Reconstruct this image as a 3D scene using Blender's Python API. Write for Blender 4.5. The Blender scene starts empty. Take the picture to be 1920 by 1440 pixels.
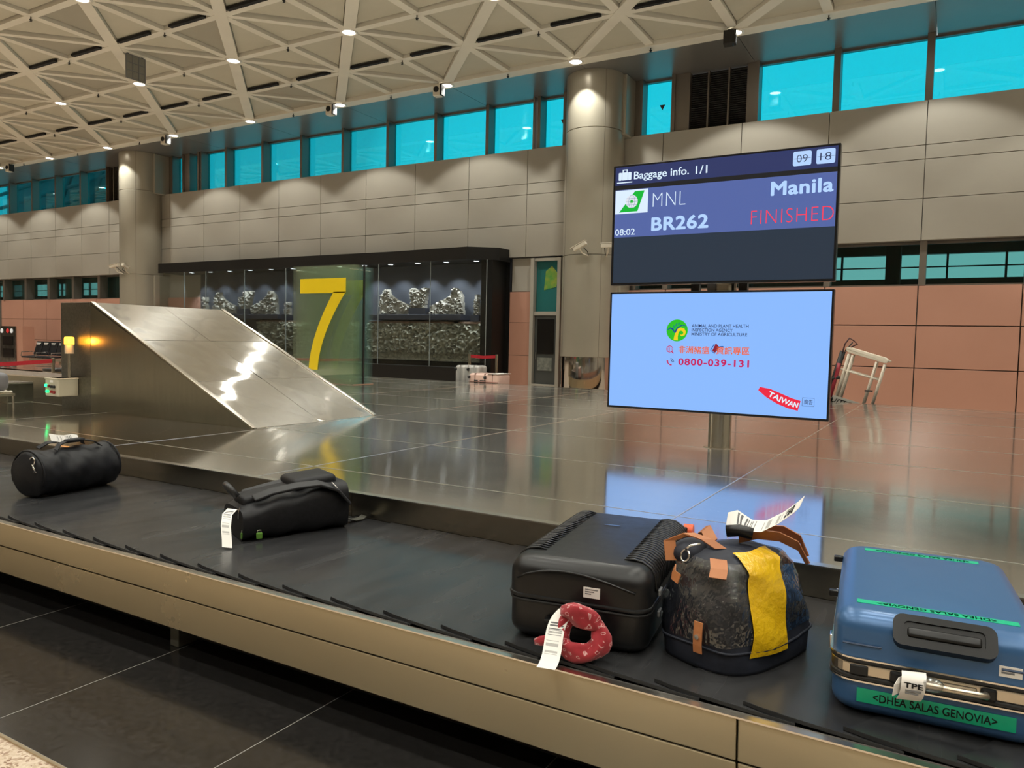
import bpy, math, random
from mathutils import Vector, Matrix, Euler
random.seed(7)
PI = math.pi
scene = bpy.context.scene
COL = scene.collection

# ------------------------------------------------------------------ camera
F_PX, YAW, PITCH, ROLL = 1413.0, math.radians(30.05), math.radians(3.19), math.radians(1.276)
cam_data = bpy.data.cameras.new('camera')
cam = bpy.data.objects.new('camera', cam_data)
COL.objects.link(cam)
fw = Vector((-math.sin(YAW) * math.cos(PITCH), math.cos(YAW) * math.cos(PITCH), -math.sin(PITCH)))
r0 = Vector((math.cos(YAW), math.sin(YAW), 0.0))
u0 = r0.cross(fw)
rt = r0 * math.cos(ROLL) + u0 * math.sin(ROLL)
up = -r0 * math.sin(ROLL) + u0 * math.cos(ROLL)
M3 = Matrix((rt, up, -fw)).transposed()
cam.matrix_world = Matrix.Translation((0, 0, 1.45)) @ M3.to_4x4()
cam_data.sensor_fit = 'HORIZONTAL'
cam_data.sensor_width = 36.0
cam_data.lens = F_PX / 1920.0 * 36.0
cam_data.clip_start = 0.05
cam_data.clip_end = 300
scene.camera = cam

# ------------------------------------------------------------------ world: overcast daylight outside
world = bpy.data.worlds.new('overcast_sky')
scene.world = world
world.use_nodes = True
wbg = world.node_tree.nodes['Background']
wbg.inputs['Color'].default_value = (1.0, 0.98, 0.95, 1)
wbg.inputs['Strength'].default_value = 1.0

# ------------------------------------------------------------------ exposure
vs = scene.view_settings
vs.view_transform = 'Standard'
vs.look = 'None'
vs.gamma = 1.0
vs.exposure = 0.0
vs.use_curve_mapping = False
scene.cycles.use_denoising = True
scene.cycles.transparent_max_bounces = 40
scene.cycles.max_bounces = 7
scene.cycles.diffuse_bounces = 3
scene.cycles.glossy_bounces = 4
scene.cycles.sample_clamp_indirect = 6.0
scene.cycles.use_light_tree = True
scene.cycles.use_adaptive_sampling = True
scene.cycles.adaptive_threshold = 0.04

# hall downlight lamp (the light itself is added in each downlight)
LAMP_W = 430.0
LAMP_COL = (0.97, 0.965, 0.88)

# ------------------------------------------------------------------ helpers
def link(o, parent=None):
    COL.objects.link(o)
    if parent is not None:
        o.parent = parent
    return o

def tag(o, label=None, cat=None, group=None, kind=None):
    if label: o['label'] = label
    if cat: o['category'] = cat
    if group: o['group'] = group
    if kind: o['kind'] = kind
    return o

def thing(name, label, cat, loc=(0, 0, 0), rotz=0.0, group=None, kind=None):
    o = bpy.data.objects.new(name, None)
    o.empty_display_size = 0.1
    o.location = loc
    o.rotation_euler = (0, 0, rotz)
    link(o)
    return tag(o, label, cat, group, kind)

class MB:
    def __init__(s):
        s.v, s.f, s.uv = [], [], {}
    def add(s, vs, fs):
        b = len(s.v)
        s.v += [tuple(p) for p in vs]
        s.f += [tuple(i + b for i in f) for f in fs]
        return s
    def box(s, x0, x1, y0, y1, z0, z1, m=None):
        p = [(x0, y0, z0), (x1, y0, z0), (x1, y1, z0), (x0, y1, z0), (x0, y0, z1), (x1, y0, z1), (x1, y1, z1), (x0, y1, z1)]
        if m is not None: p = [tuple(m @ Vector(q)) for q in p]
        return s.add(p, [(3, 2, 1, 0), (4, 5, 6, 7), (0, 1, 5, 4), (1, 2, 6, 5), (2, 3, 7, 6), (3, 0, 4, 7)])
    def cbox(s, c, d, m=None):
        c = Vector(c); h = Vector(d) / 2
        if m is None: m = Matrix.Identity(3)
        p = []
        for sz in (-1, 1):
            for sx, sy in ((-1, -1), (1, -1), (1, 1), (-1, 1)):
                p.append(tuple(c + m @ Vector((sx * h.x, sy * h.y, sz * h.z))))
        return s.add(p, [(3, 2, 1, 0), (4, 5, 6, 7), (0, 1, 5, 4), (1, 2, 6, 5), (2, 3, 7, 6), (3, 0, 4, 7)])
    def cyl(s, a, b, r, r2=None, n=16, caps=True):
        a, b = Vector(a), Vector(b)
        r2 = r if r2 is None else r2
        d = (b - a).normalized()
        t = Vector((1, 0, 0)) if abs(d.x) < .9 else Vector((0, 1, 0))
        e = d.cross(t).normalized(); g = d.cross(e)
        vs = []
        for c, q in ((a, r), (b, r2)):
            for i in range(n):
                w = 2 * PI * i / n
                vs.append(c + (e * math.cos(w) + g * math.sin(w)) * q)
        fs = [(i, (i + 1) % n, n + (i + 1) % n, n + i) for i in range(n)]
        if caps: fs += [tuple(range(n - 1, -1, -1)), tuple(range(n, 2 * n))]
        return s.add(vs, fs)
    def tube(s, pts, r, n=8, closed=False, caps=True):
        pts = [Vector(p) for p in pts]
        m = len(pts)
        rs = r if isinstance(r, (list, tuple)) else [r] * m
        vs = []
        prev = None
        for i, p in enumerate(pts):
            if closed: d = (pts[(i + 1) % m] - pts[i - 1]).normalized()
            else: d = (pts[min(i + 1, m - 1)] - pts[max(i - 1, 0)]).normalized()
            if prev is None:
                t = Vector((0, 0, 1)) if abs(d.z) < .9 else Vector((1, 0, 0))
                e = d.cross(t).normalized()
            else:
                e = (prev - d * prev.dot(d)).normalized()
            prev = e
            g = d.cross(e)
            for k in range(n):
                w = 2 * PI * k / n
                vs.append(p + (e * math.cos(w) + g * math.sin(w)) * rs[i])
        fs = []
        for i in range(m if closed else m - 1):
            j = (i + 1) % m
            for k in range(n):
                fs.append((i * n + k, i * n + (k + 1) % n, j * n + (k + 1) % n, j * n + k))
        if caps and not closed:
            fs += [tuple(range(n - 1, -1, -1)), tuple(range((m - 1) * n, m * n))]
        return s.add(vs, fs)
    def lathe(s, prof, c=(0, 0, 0), n=24, caps=True):
        vs = []
        for r, z in prof:
            for i in range(n):
                w = 2 * PI * i / n
                vs.append((c[0] + r * math.cos(w), c[1] + r * math.sin(w), c[2] + z))
        m = len(prof)
        fs = [(j * n + i, j * n + (i + 1) % n, (j + 1) * n + (i + 1) % n, (j + 1) * n + i) for j in range(m - 1) for i in range(n)]
        if caps: fs += [tuple(range(n - 1, -1, -1)), tuple(range((m - 1) * n, m * n))]
        return s.add(vs, fs)
    def rings(s, rings, caps=True):
        n = len(rings[0]); vs = [p for r in rings for p in r]; m = len(rings)
        fs = [(j * n + i, j * n + (i + 1) % n, (j + 1) * n + (i + 1) % n, (j + 1) * n + i) for j in range(m - 1) for i in range(n)]
        if caps: fs += [tuple(range(n - 1, -1, -1)), tuple(range((m - 1) * n, m * n))]
        return s.add(vs, fs)
    def prism(s, poly, fn, a, b):
        """poly: 2D outline; fn(u, v, w) -> 3D; extruded from w=a to w=b"""
        n = len(poly)
        vs = [fn(u, v, a) for u, v in poly] + [fn(u, v, b) for u, v in poly]
        fs = [tuple(range(n - 1, -1, -1)), tuple(range(n, 2 * n))] + [(i, (i + 1) % n, n + (i + 1) % n, n + i) for i in range(n)]
        return s.add(vs, fs)
    def ball(s, c, rx, ry=None, rz=None, n=12, m=8):
        ry = rx if ry is None else ry; rz = rx if rz is None else rz
        pr = []
        for j in range(m + 1):
            t = -PI / 2 + PI * j / m
            q = max(math.cos(t), .02)
            pr.append([(c[0] + rx * q * math.cos(2 * PI * i / n), c[1] + ry * q * math.sin(2 * PI * i / n), c[2] + rz * math.sin(t)) for i in range(n)])
        return s.rings(pr)
    def ribbon(s, pts, sides, width, th=0.0012):
        """flat strip with thickness; uv u along, v across"""
        pts = [Vector(p) for p in pts]; m = len(pts)
        if not isinstance(sides, (list, tuple)) or isinstance(sides[0], (int, float)): sides = [sides] * m
        L = [0.0]
        for i in range(1, m): L.append(L[-1] + (pts[i] - pts[i - 1]).length)
        vs = []; b = len(s.v)
        for i, p in enumerate(pts):
            sd = Vector(sides[i]).normalized()
            d = (pts[min(i + 1, m - 1)] - pts[max(i - 1, 0)]).normalized()
            nn = d.cross(sd).normalized()
            for a, c in ((-1, -1), (1, -1), (1, 1), (-1, 1)):
                vs.append(p + sd * a * width / 2 + nn * c * th / 2)
                s.uv[b + len(vs) - 1] = (L[i] / L[-1], (a + 1) / 2)
        fs = []
        for i in range(m - 1):
            for k in range(4):
                fs.append((i * 4 + k, i * 4 + (k + 1) % 4, i * 4 + 4 + (k + 1) % 4, i * 4 + 4 + k))
        fs += [(3, 2, 1, 0), tuple(range((m - 1) * 4, m * 4))]
        return s.add(vs, fs)
    def mesh(s, name, mt=None, smooth=False):
        me = bpy.data.meshes.new(name)
        me.from_pydata(s.v, [], s.f)
        if s.uv:
            ul = me.uv_layers.new(name='UVMap')
            for lp in me.loops:
                ul.data[lp.index].uv = s.uv.get(lp.vertex_index, (0, 0))
        if mt is not None: me.materials.append(mt)
        if smooth:
            me.polygons.foreach_set('use_smooth', [True] * len(me.polygons))
        me.update()
        return me
    def build(s, name, mt, parent=None, smooth=False, bevel=0, seg=2, loc=None, rot=None, subsurf=0, angle=None):
        o = bpy.data.objects.new(name, s.mesh(name, mt, smooth or bevel > 0 and seg > 2))
        link(o, parent)
        if loc is not None: o.location = loc
        if rot is not None: o.rotation_euler = rot
        if bevel > 0:
            b = o.modifiers.new('bevel', 'BEVEL'); b.width = bevel; b.segments = seg; b.limit_method = 'ANGLE'; b.angle_limit = math.radians(40)
        if subsurf:
            b = o.modifiers.new('sub', 'SUBSURF'); b.levels = subsurf; b.render_levels = subsurf
        if angle is not None:
            o.data.polygons.foreach_set('use_smooth', [True] * len(o.data.polygons))
            try: o.data.set_sharp_from_angle(angle=math.radians(angle))
            except Exception: pass
        return o

def inst(src, parent=None, loc=None, rot=None):
    o = src.copy()
    link(o)
    o.parent = parent
    if loc is not None: o.location = loc
    if rot is not None: o.rotation_euler = rot
    return o

def copy_tree(root, loc=None, rotz=None):
    r = root.copy(); link(r)
    if loc is not None: r.location = loc
    if rotz is not None: r.rotation_euler = (0, 0, rotz)
    for ch in list(root.children):
        c = ch.copy(); link(c); c.parent = r
        for g in list(ch.children):
            d = g.copy(); link(d); d.parent = c
    return r

# ------------------------------------------------------------------ materials
def sp(n, k, v):
    if k in n.inputs: n.inputs[k].default_value = v

def mat(name, col, rough=0.5, metal=0.0, emit=None, estr=1.0, coat=0.0, spec=None, trans=0.0, ior=None, aniso=0.0, sheen=0.0):
    m = bpy.data.materials.new(name)
    m.use_nodes = True
    b = m.node_tree.nodes['Principled BSDF']
    b.inputs['Base Color'].default_value = (*col, 1)
    b.inputs['Roughness'].default_value = rough
    b.inputs['Metallic'].default_value = metal
    if emit is not None:
        b.inputs['Emission Color'].default_value = (*emit, 1)
        b.inputs['Emission Strength'].default_value = estr
    sp(b, 'Coat Weight', coat)
    sp(b, 'Sheen Weight', sheen)
    if spec is not None: sp(b, 'Specular IOR Level', spec)
    if trans: sp(b, 'Transmission Weight', trans)
    if ior: sp(b, 'IOR', ior)
    return m

def coords(m, kind='Object', scale=(1, 1, 1)):
    nt = m.node_tree
    mp = nt.nodes.new('ShaderNodeMapping')
    mp.inputs['Scale'].default_value = scale
    if kind == 'World':
        g = nt.nodes.new('ShaderNodeNewGeometry'); nt.links.new(g.outputs['Position'], mp.inputs['Vector'])
    else:
        t = nt.nodes.new('ShaderNodeTexCoord'); nt.links.new(t.outputs[kind], mp.inputs['Vector'])
    return mp.outputs['Vector']

def noise(m, vec, scale, detail=4, rough=.55):
    n = m.node_tree.nodes.new('ShaderNodeTexNoise')
    n.inputs['Scale'].default_value = scale
    n.inputs['Detail'].default_value = detail
    n.inputs['Roughness'].default_value = rough
    m.node_tree.links.new(vec, n.inputs['Vector'])
    return n.outputs[0]

def ramp(m, fac, stops):
    r = m.node_tree.nodes.new('ShaderNodeValToRGB')
    e = r.color_ramp.elements
    while len(e) < len(stops): e.new(0.5)
    for i, (p, c) in enumerate(stops):
        e[i].position = p; e[i].color = (*c, 1) if len(c) == 3 else c
    m.node_tree.links.new(fac, r.inputs['Fac'])
    return r.outputs['Color']

def maprange(m, fac, a, b, lo=0.0, hi=1.0):
    r = m.node_tree.nodes.new('ShaderNodeMapRange')
    r.inputs['From Min'].default_value = lo; r.inputs['From Max'].default_value = hi
    r.inputs['To Min'].default_value = a; r.inputs['To Max'].default_value = b
    m.node_tree.links.new(fac, r.inputs['Value'])
    return r.outputs['Result']

def setin(m, sock, out):
    m.node_tree.links.new(out, m.node_tree.nodes['Principled BSDF'].inputs[sock])

def bump(m, h, strength=.3, dist=.01, prev=None):
    b = m.node_tree.nodes.new('ShaderNodeBump')
    b.inputs['Strength'].default_value = strength
    b.inputs['Distance'].default_value = dist
    m.node_tree.links.new(h, b.inputs['Height'])
    if prev is not None: m.node_tree.links.new(prev, b.inputs['Normal'])
    return b.outputs['Normal']

def vary(name, c1, c2, scale, rough=.5, metal=0., stretch=(1, 1, 1), kind='Object', lo=.3, hi=.7, bstr=0., bdist=.003, bscale=None, r2=None, detail=5, spec=None, coat=0.):
    m = mat(name, c1, rough, metal, spec=spec, coat=coat)
    v = coords(m, kind, stretch)
    n = noise(m, v, scale, detail)
    setin(m, 'Base Color', ramp(m, n, [(lo, c1), (hi, c2)]))
    if r2 is not None: setin(m, 'Roughness', maprange(m, n, rough, r2, lo, hi))
    if bstr:
        h = n if bscale is None else noise(m, v, bscale, 3)
        setin(m, 'Normal', bump(m, h, bstr, bdist))
    return m

def emis(name, col, s=1.0):
    """a lit pixel area of a display: black glossless face that emits"""
    return mat(name, (0.005, 0.005, 0.006), .35, emit=col, estr=s)

def tinted(name, tint, refl=.08, rough=.0, milky=None, mf=.0):
    m = bpy.data.materials.new(name); m.use_nodes = True
    nt = m.node_tree; nt.nodes.clear()
    out = nt.nodes.new('ShaderNodeOutputMaterial')
    tr = nt.nodes.new('ShaderNodeBsdfTransparent'); tr.inputs['Color'].default_value = (*tint, 1)
    gl = nt.nodes.new('ShaderNodeBsdfGlossy'); gl.inputs['Roughness'].default_value = rough
    gl.inputs['Color'].default_value = (.9, .95, .95, 1)
    lw = nt.nodes.new('ShaderNodeFresnel'); lw.inputs['IOR'].default_value = 1.45
    mul = nt.nodes.new('ShaderNodeMath'); mul.operation = 'MULTIPLY'; mul.inputs[1].default_value = refl / .034
    cl = nt.nodes.new('ShaderNodeMath'); cl.operation = 'MINIMUM'; cl.inputs[1].default_value = .6
    nt.links.new(lw.outputs[0], mul.inputs[0]); nt.links.new(mul.outputs[0], cl.inputs[0])
    mx = nt.nodes.new('ShaderNodeMixShader')
    nt.links.new(cl.outputs[0], mx.inputs[0]); nt.links.new(tr.outputs[0], mx.inputs[1]); nt.links.new(gl.outputs[0], mx.inputs[2])
    last = mx
    if milky is not None:
        df = nt.nodes.new('ShaderNodeBsdfDiffuse'); df.inputs['Color'].default_value = (*milky, 1)
        m2 = nt.nodes.new('ShaderNodeMixShader'); m2.inputs[0].default_value = mf
        nt.links.new(mx.outputs[0], m2.inputs[1]); nt.links.new(df.outputs[0], m2.inputs[2]); last = m2
    nt.links.new(last.outputs[0], out.inputs['Surface'])
    return m

def steel(name, base, rough, wave=.0, wscale=1.2, grain=(1, 1, 1), an=.0, tangent=None, dirt=.15, r2=None, lobe=None):
    m = mat(name, base, rough, 1.0)
    nt = m.node_tree; b = nt.nodes['Principled BSDF']
    v = coords(m, 'World', (1, 1, 1))
    vg = coords(m, 'World', grain)
    g = noise(m, vg, 9, 4, .55)
    lo = tuple(c * (1 - dirt) for c in base)
    setin(m, 'Base Color', ramp(m, g, [(.2, lo), (.8, base)]))
    n2 = noise(m, v, 2.3, 5, .6)
    setin(m, 'Roughness', maprange(m, n2, rough * .85, r2 if r2 else rough * 1.2, .2, .8))
    if wave:
        setin(m, 'Normal', bump(m, noise(m, v, wscale, 1.5, .4), 1.0, wave))
    if an:
        sp(b, 'Anisotropic', an)
        if tangent:
            c = nt.nodes.new('ShaderNodeCombineXYZ')
            for i in range(3): c.inputs[i].default_value = tangent[i]
            nt.links.new(c.outputs[0], b.inputs['Tangent'])
    if lobe:                                    # brushed sheet: a second, wider reflection lobe
        p2 = nt.nodes.new('ShaderNodeBsdfPrincipled')
        for k in ('Base Color', 'Metallic'): p2.inputs[k].default_value = b.inputs[k].default_value
        p2.inputs['Roughness'].default_value = lobe[0]
        if len(lobe) > 2:
            p2.inputs['Anisotropic'].default_value = lobe[2]
            c2 = nt.nodes.new('ShaderNodeCombineXYZ')
            for i in range(3): c2.inputs[i].default_value = tangent[i]
            nt.links.new(c2.outputs[0], p2.inputs['Tangent'])
        mx = nt.nodes.new('ShaderNodeMixShader'); mx.inputs[0].default_value = lobe[1]
        out = [n for n in nt.nodes if n.type == 'OUTPUT_MATERIAL'][0]
        nt.links.new(b.outputs[0], mx.inputs[1]); nt.links.new(p2.outputs[0], mx.inputs[2]); nt.links.new(mx.outputs[0], out.inputs['Surface'])
    return m

M = {}
M['white_paint'] = vary('ceiling_white_paint', (.66, .62, .53), (.71, .67, .57), 1.5, .6)
M['ceiling_panel'] = vary('ceiling_panel_cream', (.46, .43, .34), (.52, .485, .385), .6, .65, stretch=(1, 2.5, 1))
M['ceiling_panel_b'] = vary('ceiling_panel_greyer', (.34, .315, .25), (.37, .34, .27), .6, .65)
M['black'] = mat('matte_black', (.012, .011, .010), .5)
M['dark_slot'] = mat('slot_black', (.006, .005, .005), .8)
M['soffit'] = vary('soffit_grey_metal', (.17, .165, .155), (.20, .19, .18), .7, .32, .25)
M['alu'] = mat('window_frame_bronze', (.22, .19, .16), .38, .6)
M['beige'] = vary('beige_metal_panel', (.365, .335, .285), (.395, .365, .31), .5, .38, .0, stretch=(1, 1, 1.6), spec=.4)
M['joint'] = mat('panel_joint', (.10, .085, .07), .8)
M['peach'] = vary('peach_panel', (.475, .245, .175), (.515, .27, .195), .6, .42, spec=.4)
M['column'] = vary('column_champagne_metal', (.385, .355, .285), (.42, .385, .31), .8, .33, .35)
M['chrome'] = mat('mirror_steel', (.62, .60, .57), .04, 1.0)
M['louvre'] = mat('louvre_dark', (.03, .027, .024), .5)
M['window_glass'] = tinted('cyan_window_glass', (.10, .80, .92), .05)
M['low_glass'] = tinted('teal_window_glass', (.34, .64, .63), .05)
M['case_glass'] = tinted('display_case_glass', (.93, .95, .95), .03)
M['sign_glass'] = tinted('green_sign_glass', (.955, .98, .945), .010, milky=(.62, .72, .52), mf=.034)
M['sign_glass_blue'] = tinted('blue_green_sign_glass', (.93, .97, .965), .010, milky=(.40, .55, .53), mf=.04)
M['yellow'] = mat('yellow_vinyl', (.78, .55, .004), .45)
M['deck'] = steel('deck_brushed_steel', (.70, .68, .63), .09, wave=.0032, wscale=.9, grain=(.25, 9, 1), an=.6, tangent=(0, 1, 0), r2=.12, dirt=.12, lobe=(.36, .07, .93))
M['ramp_steel'] = steel('ramp_steel', (.80, .78, .74), .07, wave=.020, wscale=1.5, grain=(1, 12, 1), an=.9, tangent=(0, 1, 0), dirt=.05, lobe=(.34, .15, .95))
M['side_steel'] = steel('chute_side_steel', (.40, .39, .31), .24, wave=.003, wscale=.7, grain=(4, 1, .4), dirt=.12)
M['fascia'] = steel('fascia_brushed_steel', (.80, .69, .47), .26, wave=0, wscale=.9, grain=(.06, 1, 9), an=.8, tangent=(0, 0, 1), dirt=.10, r2=.29, lobe=(.50, .48, .75))
M['curb'] = steel('curb_steel', (.46, .41, .32), .24, wave=.001, wscale=.8, grain=(.12, 1, 8), dirt=.15)
M['edge'] = mat('bright_steel_edge', (.85, .80, .72), .22, 1.0)
M['seam'] = mat('polished_seam', (.90, .86, .78), .30, 1.0)
def rubber():
    m = vary('belt_rubber', (.022, .022, .023), (.034, .034, .035), 3.0, .17, stretch=(3.0, .5, 1), kind='World', lo=.2, hi=.8, r2=.31, bstr=.10, bdist=.004, bscale=4, detail=2)
    return m
M['rubber'] = rubber()
M['rubber_edge'] = mat('rubber_lip', (.008, .008, .008), .55)
def tile_mat():
    m = vary('dark_granite_tile', (.014, .013, .012), (.024, .022, .021), 40, .12, kind='World', r2=.2, spec=.5)
    return m
M['tile'] = tile_mat()
def terrazzo():
    m = mat('beige_terrazzo', (.55, .45, .35), .3)
    v = coords(m, 'World')
    vo = m.node_tree.nodes.new('ShaderNodeTexVoronoi'); vo.inputs['Scale'].default_value = 90
    m.node_tree.links.new(v, vo.inputs['Vector'])
    setin(m, 'Base Color', ramp(m, vo.outputs['Color'], [(.15, (.22, .13, .085)), (.4, (.46, .36, .26)), (.8, (.56, .46, .36))]))
    return m
M['terrazzo'] = terrazzo()
M['grout'] = mat('light_grout', (.22, .21, .19), .7)
M['screen_black'] = mat('screen_bezel_black', (.010, .010, .012), .25)
M['pole'] = steel('pole_steel', (.55, .52, .44), .22, wave=.002, wscale=6, dirt=.1)
M['lens'] = mat('lamp_lens', (.9, .9, .85), .5, emit=(1.0, .95, .85), estr=14.0)
M['trim_white'] = mat('lamp_trim', (.75, .70, .62), .35)
M['cctv'] = mat('cctv_white', (.72, .66, .55), .4)
M['case_dark'] = vary('case_blue_grey_lining', (.035, .04, .05), (.05, .055, .066), .8, .55)
M['case_black'] = mat('case_black', (.007, .0065, .006), .45, spec=.35)
M['shelf'] = mat('case_shelf', (.030, .034, .045), .4)
def stone(name, a, b):
    m = vary(name, a, b, 14, .8, detail=6, bstr=.5, bdist=.01)
    return m
M['stone'] = stone('carved_wood_pale', (.20, .185, .145), (.46, .43, .36))
M['stone_green'] = stone('carved_wood_green', (.18, .175, .125), (.38, .36, .27))
M['wood_rail'] = stone('rail_red_brown', (.20, .12, .08), (.32, .22, .16))
M['plastic_black'] = vary('black_plastic', (.0045, .0045, .0048), (.0065, .0065, .007), 30, .34, r2=.40, spec=.42)
M['fabric_black'] = vary('black_nylon', (.0045, .0045, .0055), (.010, .010, .012), 60, .55, bstr=.2, bdist=.001, spec=.3)
M['white'] = mat('white_paper', (.80, .76, .70), .6)
M['grey'] = mat('grey_plastic', (.18, .18, .18), .45)
M['chrome_small'] = mat('small_chrome', (.8, .8, .8), .15, 1.0)
M['orange'] = mat('orange_wheel', (.75, .10, .03), .45)
print('part 1 done')
# ================================================================== THE SETTING
ORD = ['first', 'second', 'third', 'fourth', 'fifth', 'sixth', 'seventh', 'eighth', 'ninth', 'tenth', 'eleventh', 'twelfth', 'thirteenth', 'fourteenth', 'fifteenth', 'sixteenth']
XL, XR, YF, YB = -50.0, 16.0, -14.0, 18.0
ZC = 8.0

# ---- floor
floor = MB().box(XL, XR, YF, 18.3, -.3, 0).build('floor', M['terrazzo'])
tag(floor, 'polished floor of beige speckled terrazzo with a dark tiled strip', kind='structure')
tg = MB().box(-14.2, 6.0, 1.37, 2.32, 0, .0056).build('grout_bed', M['grout'], floor)
tile_me = MB().box(-.4675, .4675, -.467, .467, 0, .006).mesh('floor_tile', M['tile'])
for k in range(-12, 10):
    x = -3.0 + .94 * k + .47
    if -14 < x < 5.5:
        t = bpy.data.objects.new('floor_tile', tile_me); link(t, floor); t.location = (x, 1.37 + .472, 0)
trim = MB().box(-14.2, 6.0, 1.362, 1.372, 0, .007).build('trim_1', mat('brass_strip', (.5, .42, .3), .3, 1.0))
tag(trim, 'thin metal strip between terrazzo and dark tiles', kind='structure')

# ---- ceiling: square grid with both diagonals, triangular panels set up inside
ceiling = MB().box(XL, XR, YF, 18.35, 8.22, 8.4).build('ceiling', M['white_paint'])
tag(ceiling, 'cream ceiling of triangular panels between flat white beams', kind='structure')
PX0, PY0, H = -4.17, 16.12, 1.82
NX0, NX1, NJ = -20, 4, 6
X_A, X_B = PX0 + NX0 * H, PX0 + NX1 * H
Y_A = PY0 - NJ * H
a, c = .115, .14
hyp = H - a - c * 1.414
tri = [(a, a), (hyp, a), (a, hyp)]
tri_me = MB().prism(tri, lambda u, v, w: (u, v, w), 0, .02).mesh('ceiling_panel', M['ceiling_panel'])
tri_me2 = MB().prism(tri, lambda u, v, w: (u, v, w), 0, .02).mesh('ceiling_panel', M['ceiling_panel_b'])
for j in range(NJ):
    for i in range(NX0, NX1):
        corners = {(0, 0): (i, j), (1, 0): (i + 1, j), (0, 1): (i, j + 1), (1, 1): (i + 1, j + 1)}
        for (di, dj), (ii, jj) in corners.items():
            if (ii + jj) % 2 == 0: continue          # the right-angle corners sit on the odd nodes
            sx = 1 if di == 0 else -1
            sy = -1 if dj == 0 else 1
            rz = {(1, 1): 0, (-1, 1): PI / 2, (-1, -1): PI, (1, -1): -PI / 2}[(sx, sy)]
            o = bpy.data.objects.new('ceiling_panel', tri_me2 if random.random() < .12 else tri_me)
            link(o, ceiling)
            o.location = (PX0 + ii * H, PY0 - jj * H, ZC + .075)
            o.rotation_euler = (random.uniform(-.012, .012), random.uniform(-.012, .012), rz)
def beam(p, q, w, z0, z1, name='ceiling_beam'):
    p, q = Vector((*p, 0)), Vector((*q, 0))
    d = (q - p).normalized(); s = Vector((-d.y, d.x, 0)) * w / 2
    vs = [p - s, q - s, q + s, p + s]
    vs = [(v.x, v.y, z0) for v in vs] + [(v.x, v.y, z1) for v in vs]
    return MB().add(vs, [(3, 2, 1, 0), (4, 5, 6, 7), (0, 1, 5, 4), (1, 2, 6, 5), (2, 3, 7, 6), (3, 0, 4, 7)]).build(name, M['white_paint'], ceiling)
for j in range(1, NJ + 1):
    beam((X_A, PY0 - j * H), (X_B, PY0 - j * H), .17, ZC, ZC + .2)
for i in range(NX0, NX1 + 1):
    beam((PX0 + i * H, Y_A), (PX0 + i * H, PY0), .19, ZC + .004, ZC + .2)
for i in range(NX0 - NJ, NX1 + NJ + 1, 2):            # both diagonal families through the lamp nodes
    for sgn, w, dz in ((1, .25, -.004), (-1, .15, .008)):
        j0, j1 = 0, NJ
        ia, ib = i, i + sgn * NJ
        pts = []
        for t in range(NJ + 1):
            x = i + sgn * t
            if NX0 <= x <= NX1: pts.append((PX0 + x * H, PY0 - t * H))
        if len(pts) > 1:
            beam(pts[0], pts[-1], w, ZC + dz, ZC + .2)
slot_me = MB().box(-.56, .56, -.045, .045, -.004, .05).mesh('air_slot', M['dark_slot'])
for j in range(1, NJ, 2):
    for i in range(NX0, NX1):
        o = bpy.data.objects.new('air_slot', slot_me); link(o, ceiling); o.location = (PX0 + (i + .5) * H, PY0 - j * H - .115, ZC)
MB().box(X_A, XR, PY0 - .1, 16.36, ZC - .03, ZC + .22).build('edge_beam', M['white_paint'], ceiling, bevel=.01)
for k in range(-13, 6):
    x0 = PX0 + k * 3.64
    MB().box(x0 + .006, x0 + 3.634, 16.37, 18.3, ZC - .012, ZC + .1).build('soffit_panel', M['soffit'], ceiling)

# ---- downlights (each carries its own lamp)
ld = bpy.data.lights.new('downlight_lamp', 'SPOT')
ld.energy = LAMP_W; ld.color = LAMP_COL; ld.spot_size = math.radians(108); ld.spot_blend = .2; ld.shadow_soft_size = .10
ring_me = MB().lathe([(.135, .02), (.135, -.012), (.165, -.018), (.19, -.006), (.19, .02)], n=28, caps=False).mesh('trim_ring', M['trim_white'], True)
lens_me = MB().lathe([(.14, .0), (.10, -.006), (.001, -.01)], n=24, caps=False).mesh('lens', M['lens'], True)
def downlight(x, y, z, label):
    t = thing('downlight', label, 'lamp', (x, y, z), 0, 'round downlights in the hall ceiling')
    o = bpy.data.objects.new('trim_ring', ring_me); link(o, t)
    o = bpy.data.objects.new('lens', lens_me); link(o, t)
    l = bpy.data.objects.new('lamp', ld); link(l, t); l.location = (0, 0, -.03)
for j in range(0, 7):
    for k in range(-10, 6):
        x, y = PX0 + k * 3.64, PY0 - j * 3.64
        if j == 0 and -10 <= k <= 0:
            lab = 'round white downlight on the ceiling edge above the windows, %s from the right' % ORD[-k]
        elif j == 1 and -8 <= k <= -2:
            lab = 'round white downlight in the ceiling row behind the edge row, %s from the right' % ORD[-k - 2]
        elif j == 2 and k == -3:
            lab = 'round white downlight cut by the top edge of the picture, left of centre'
        else:
            lab = 'round recessed downlight in the ceiling outside the picture'
        downlight(x, y, ZC - .03 if j == 0 else (ZC - .004 if y > Y_A - .1 else 8.21), lab)

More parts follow.
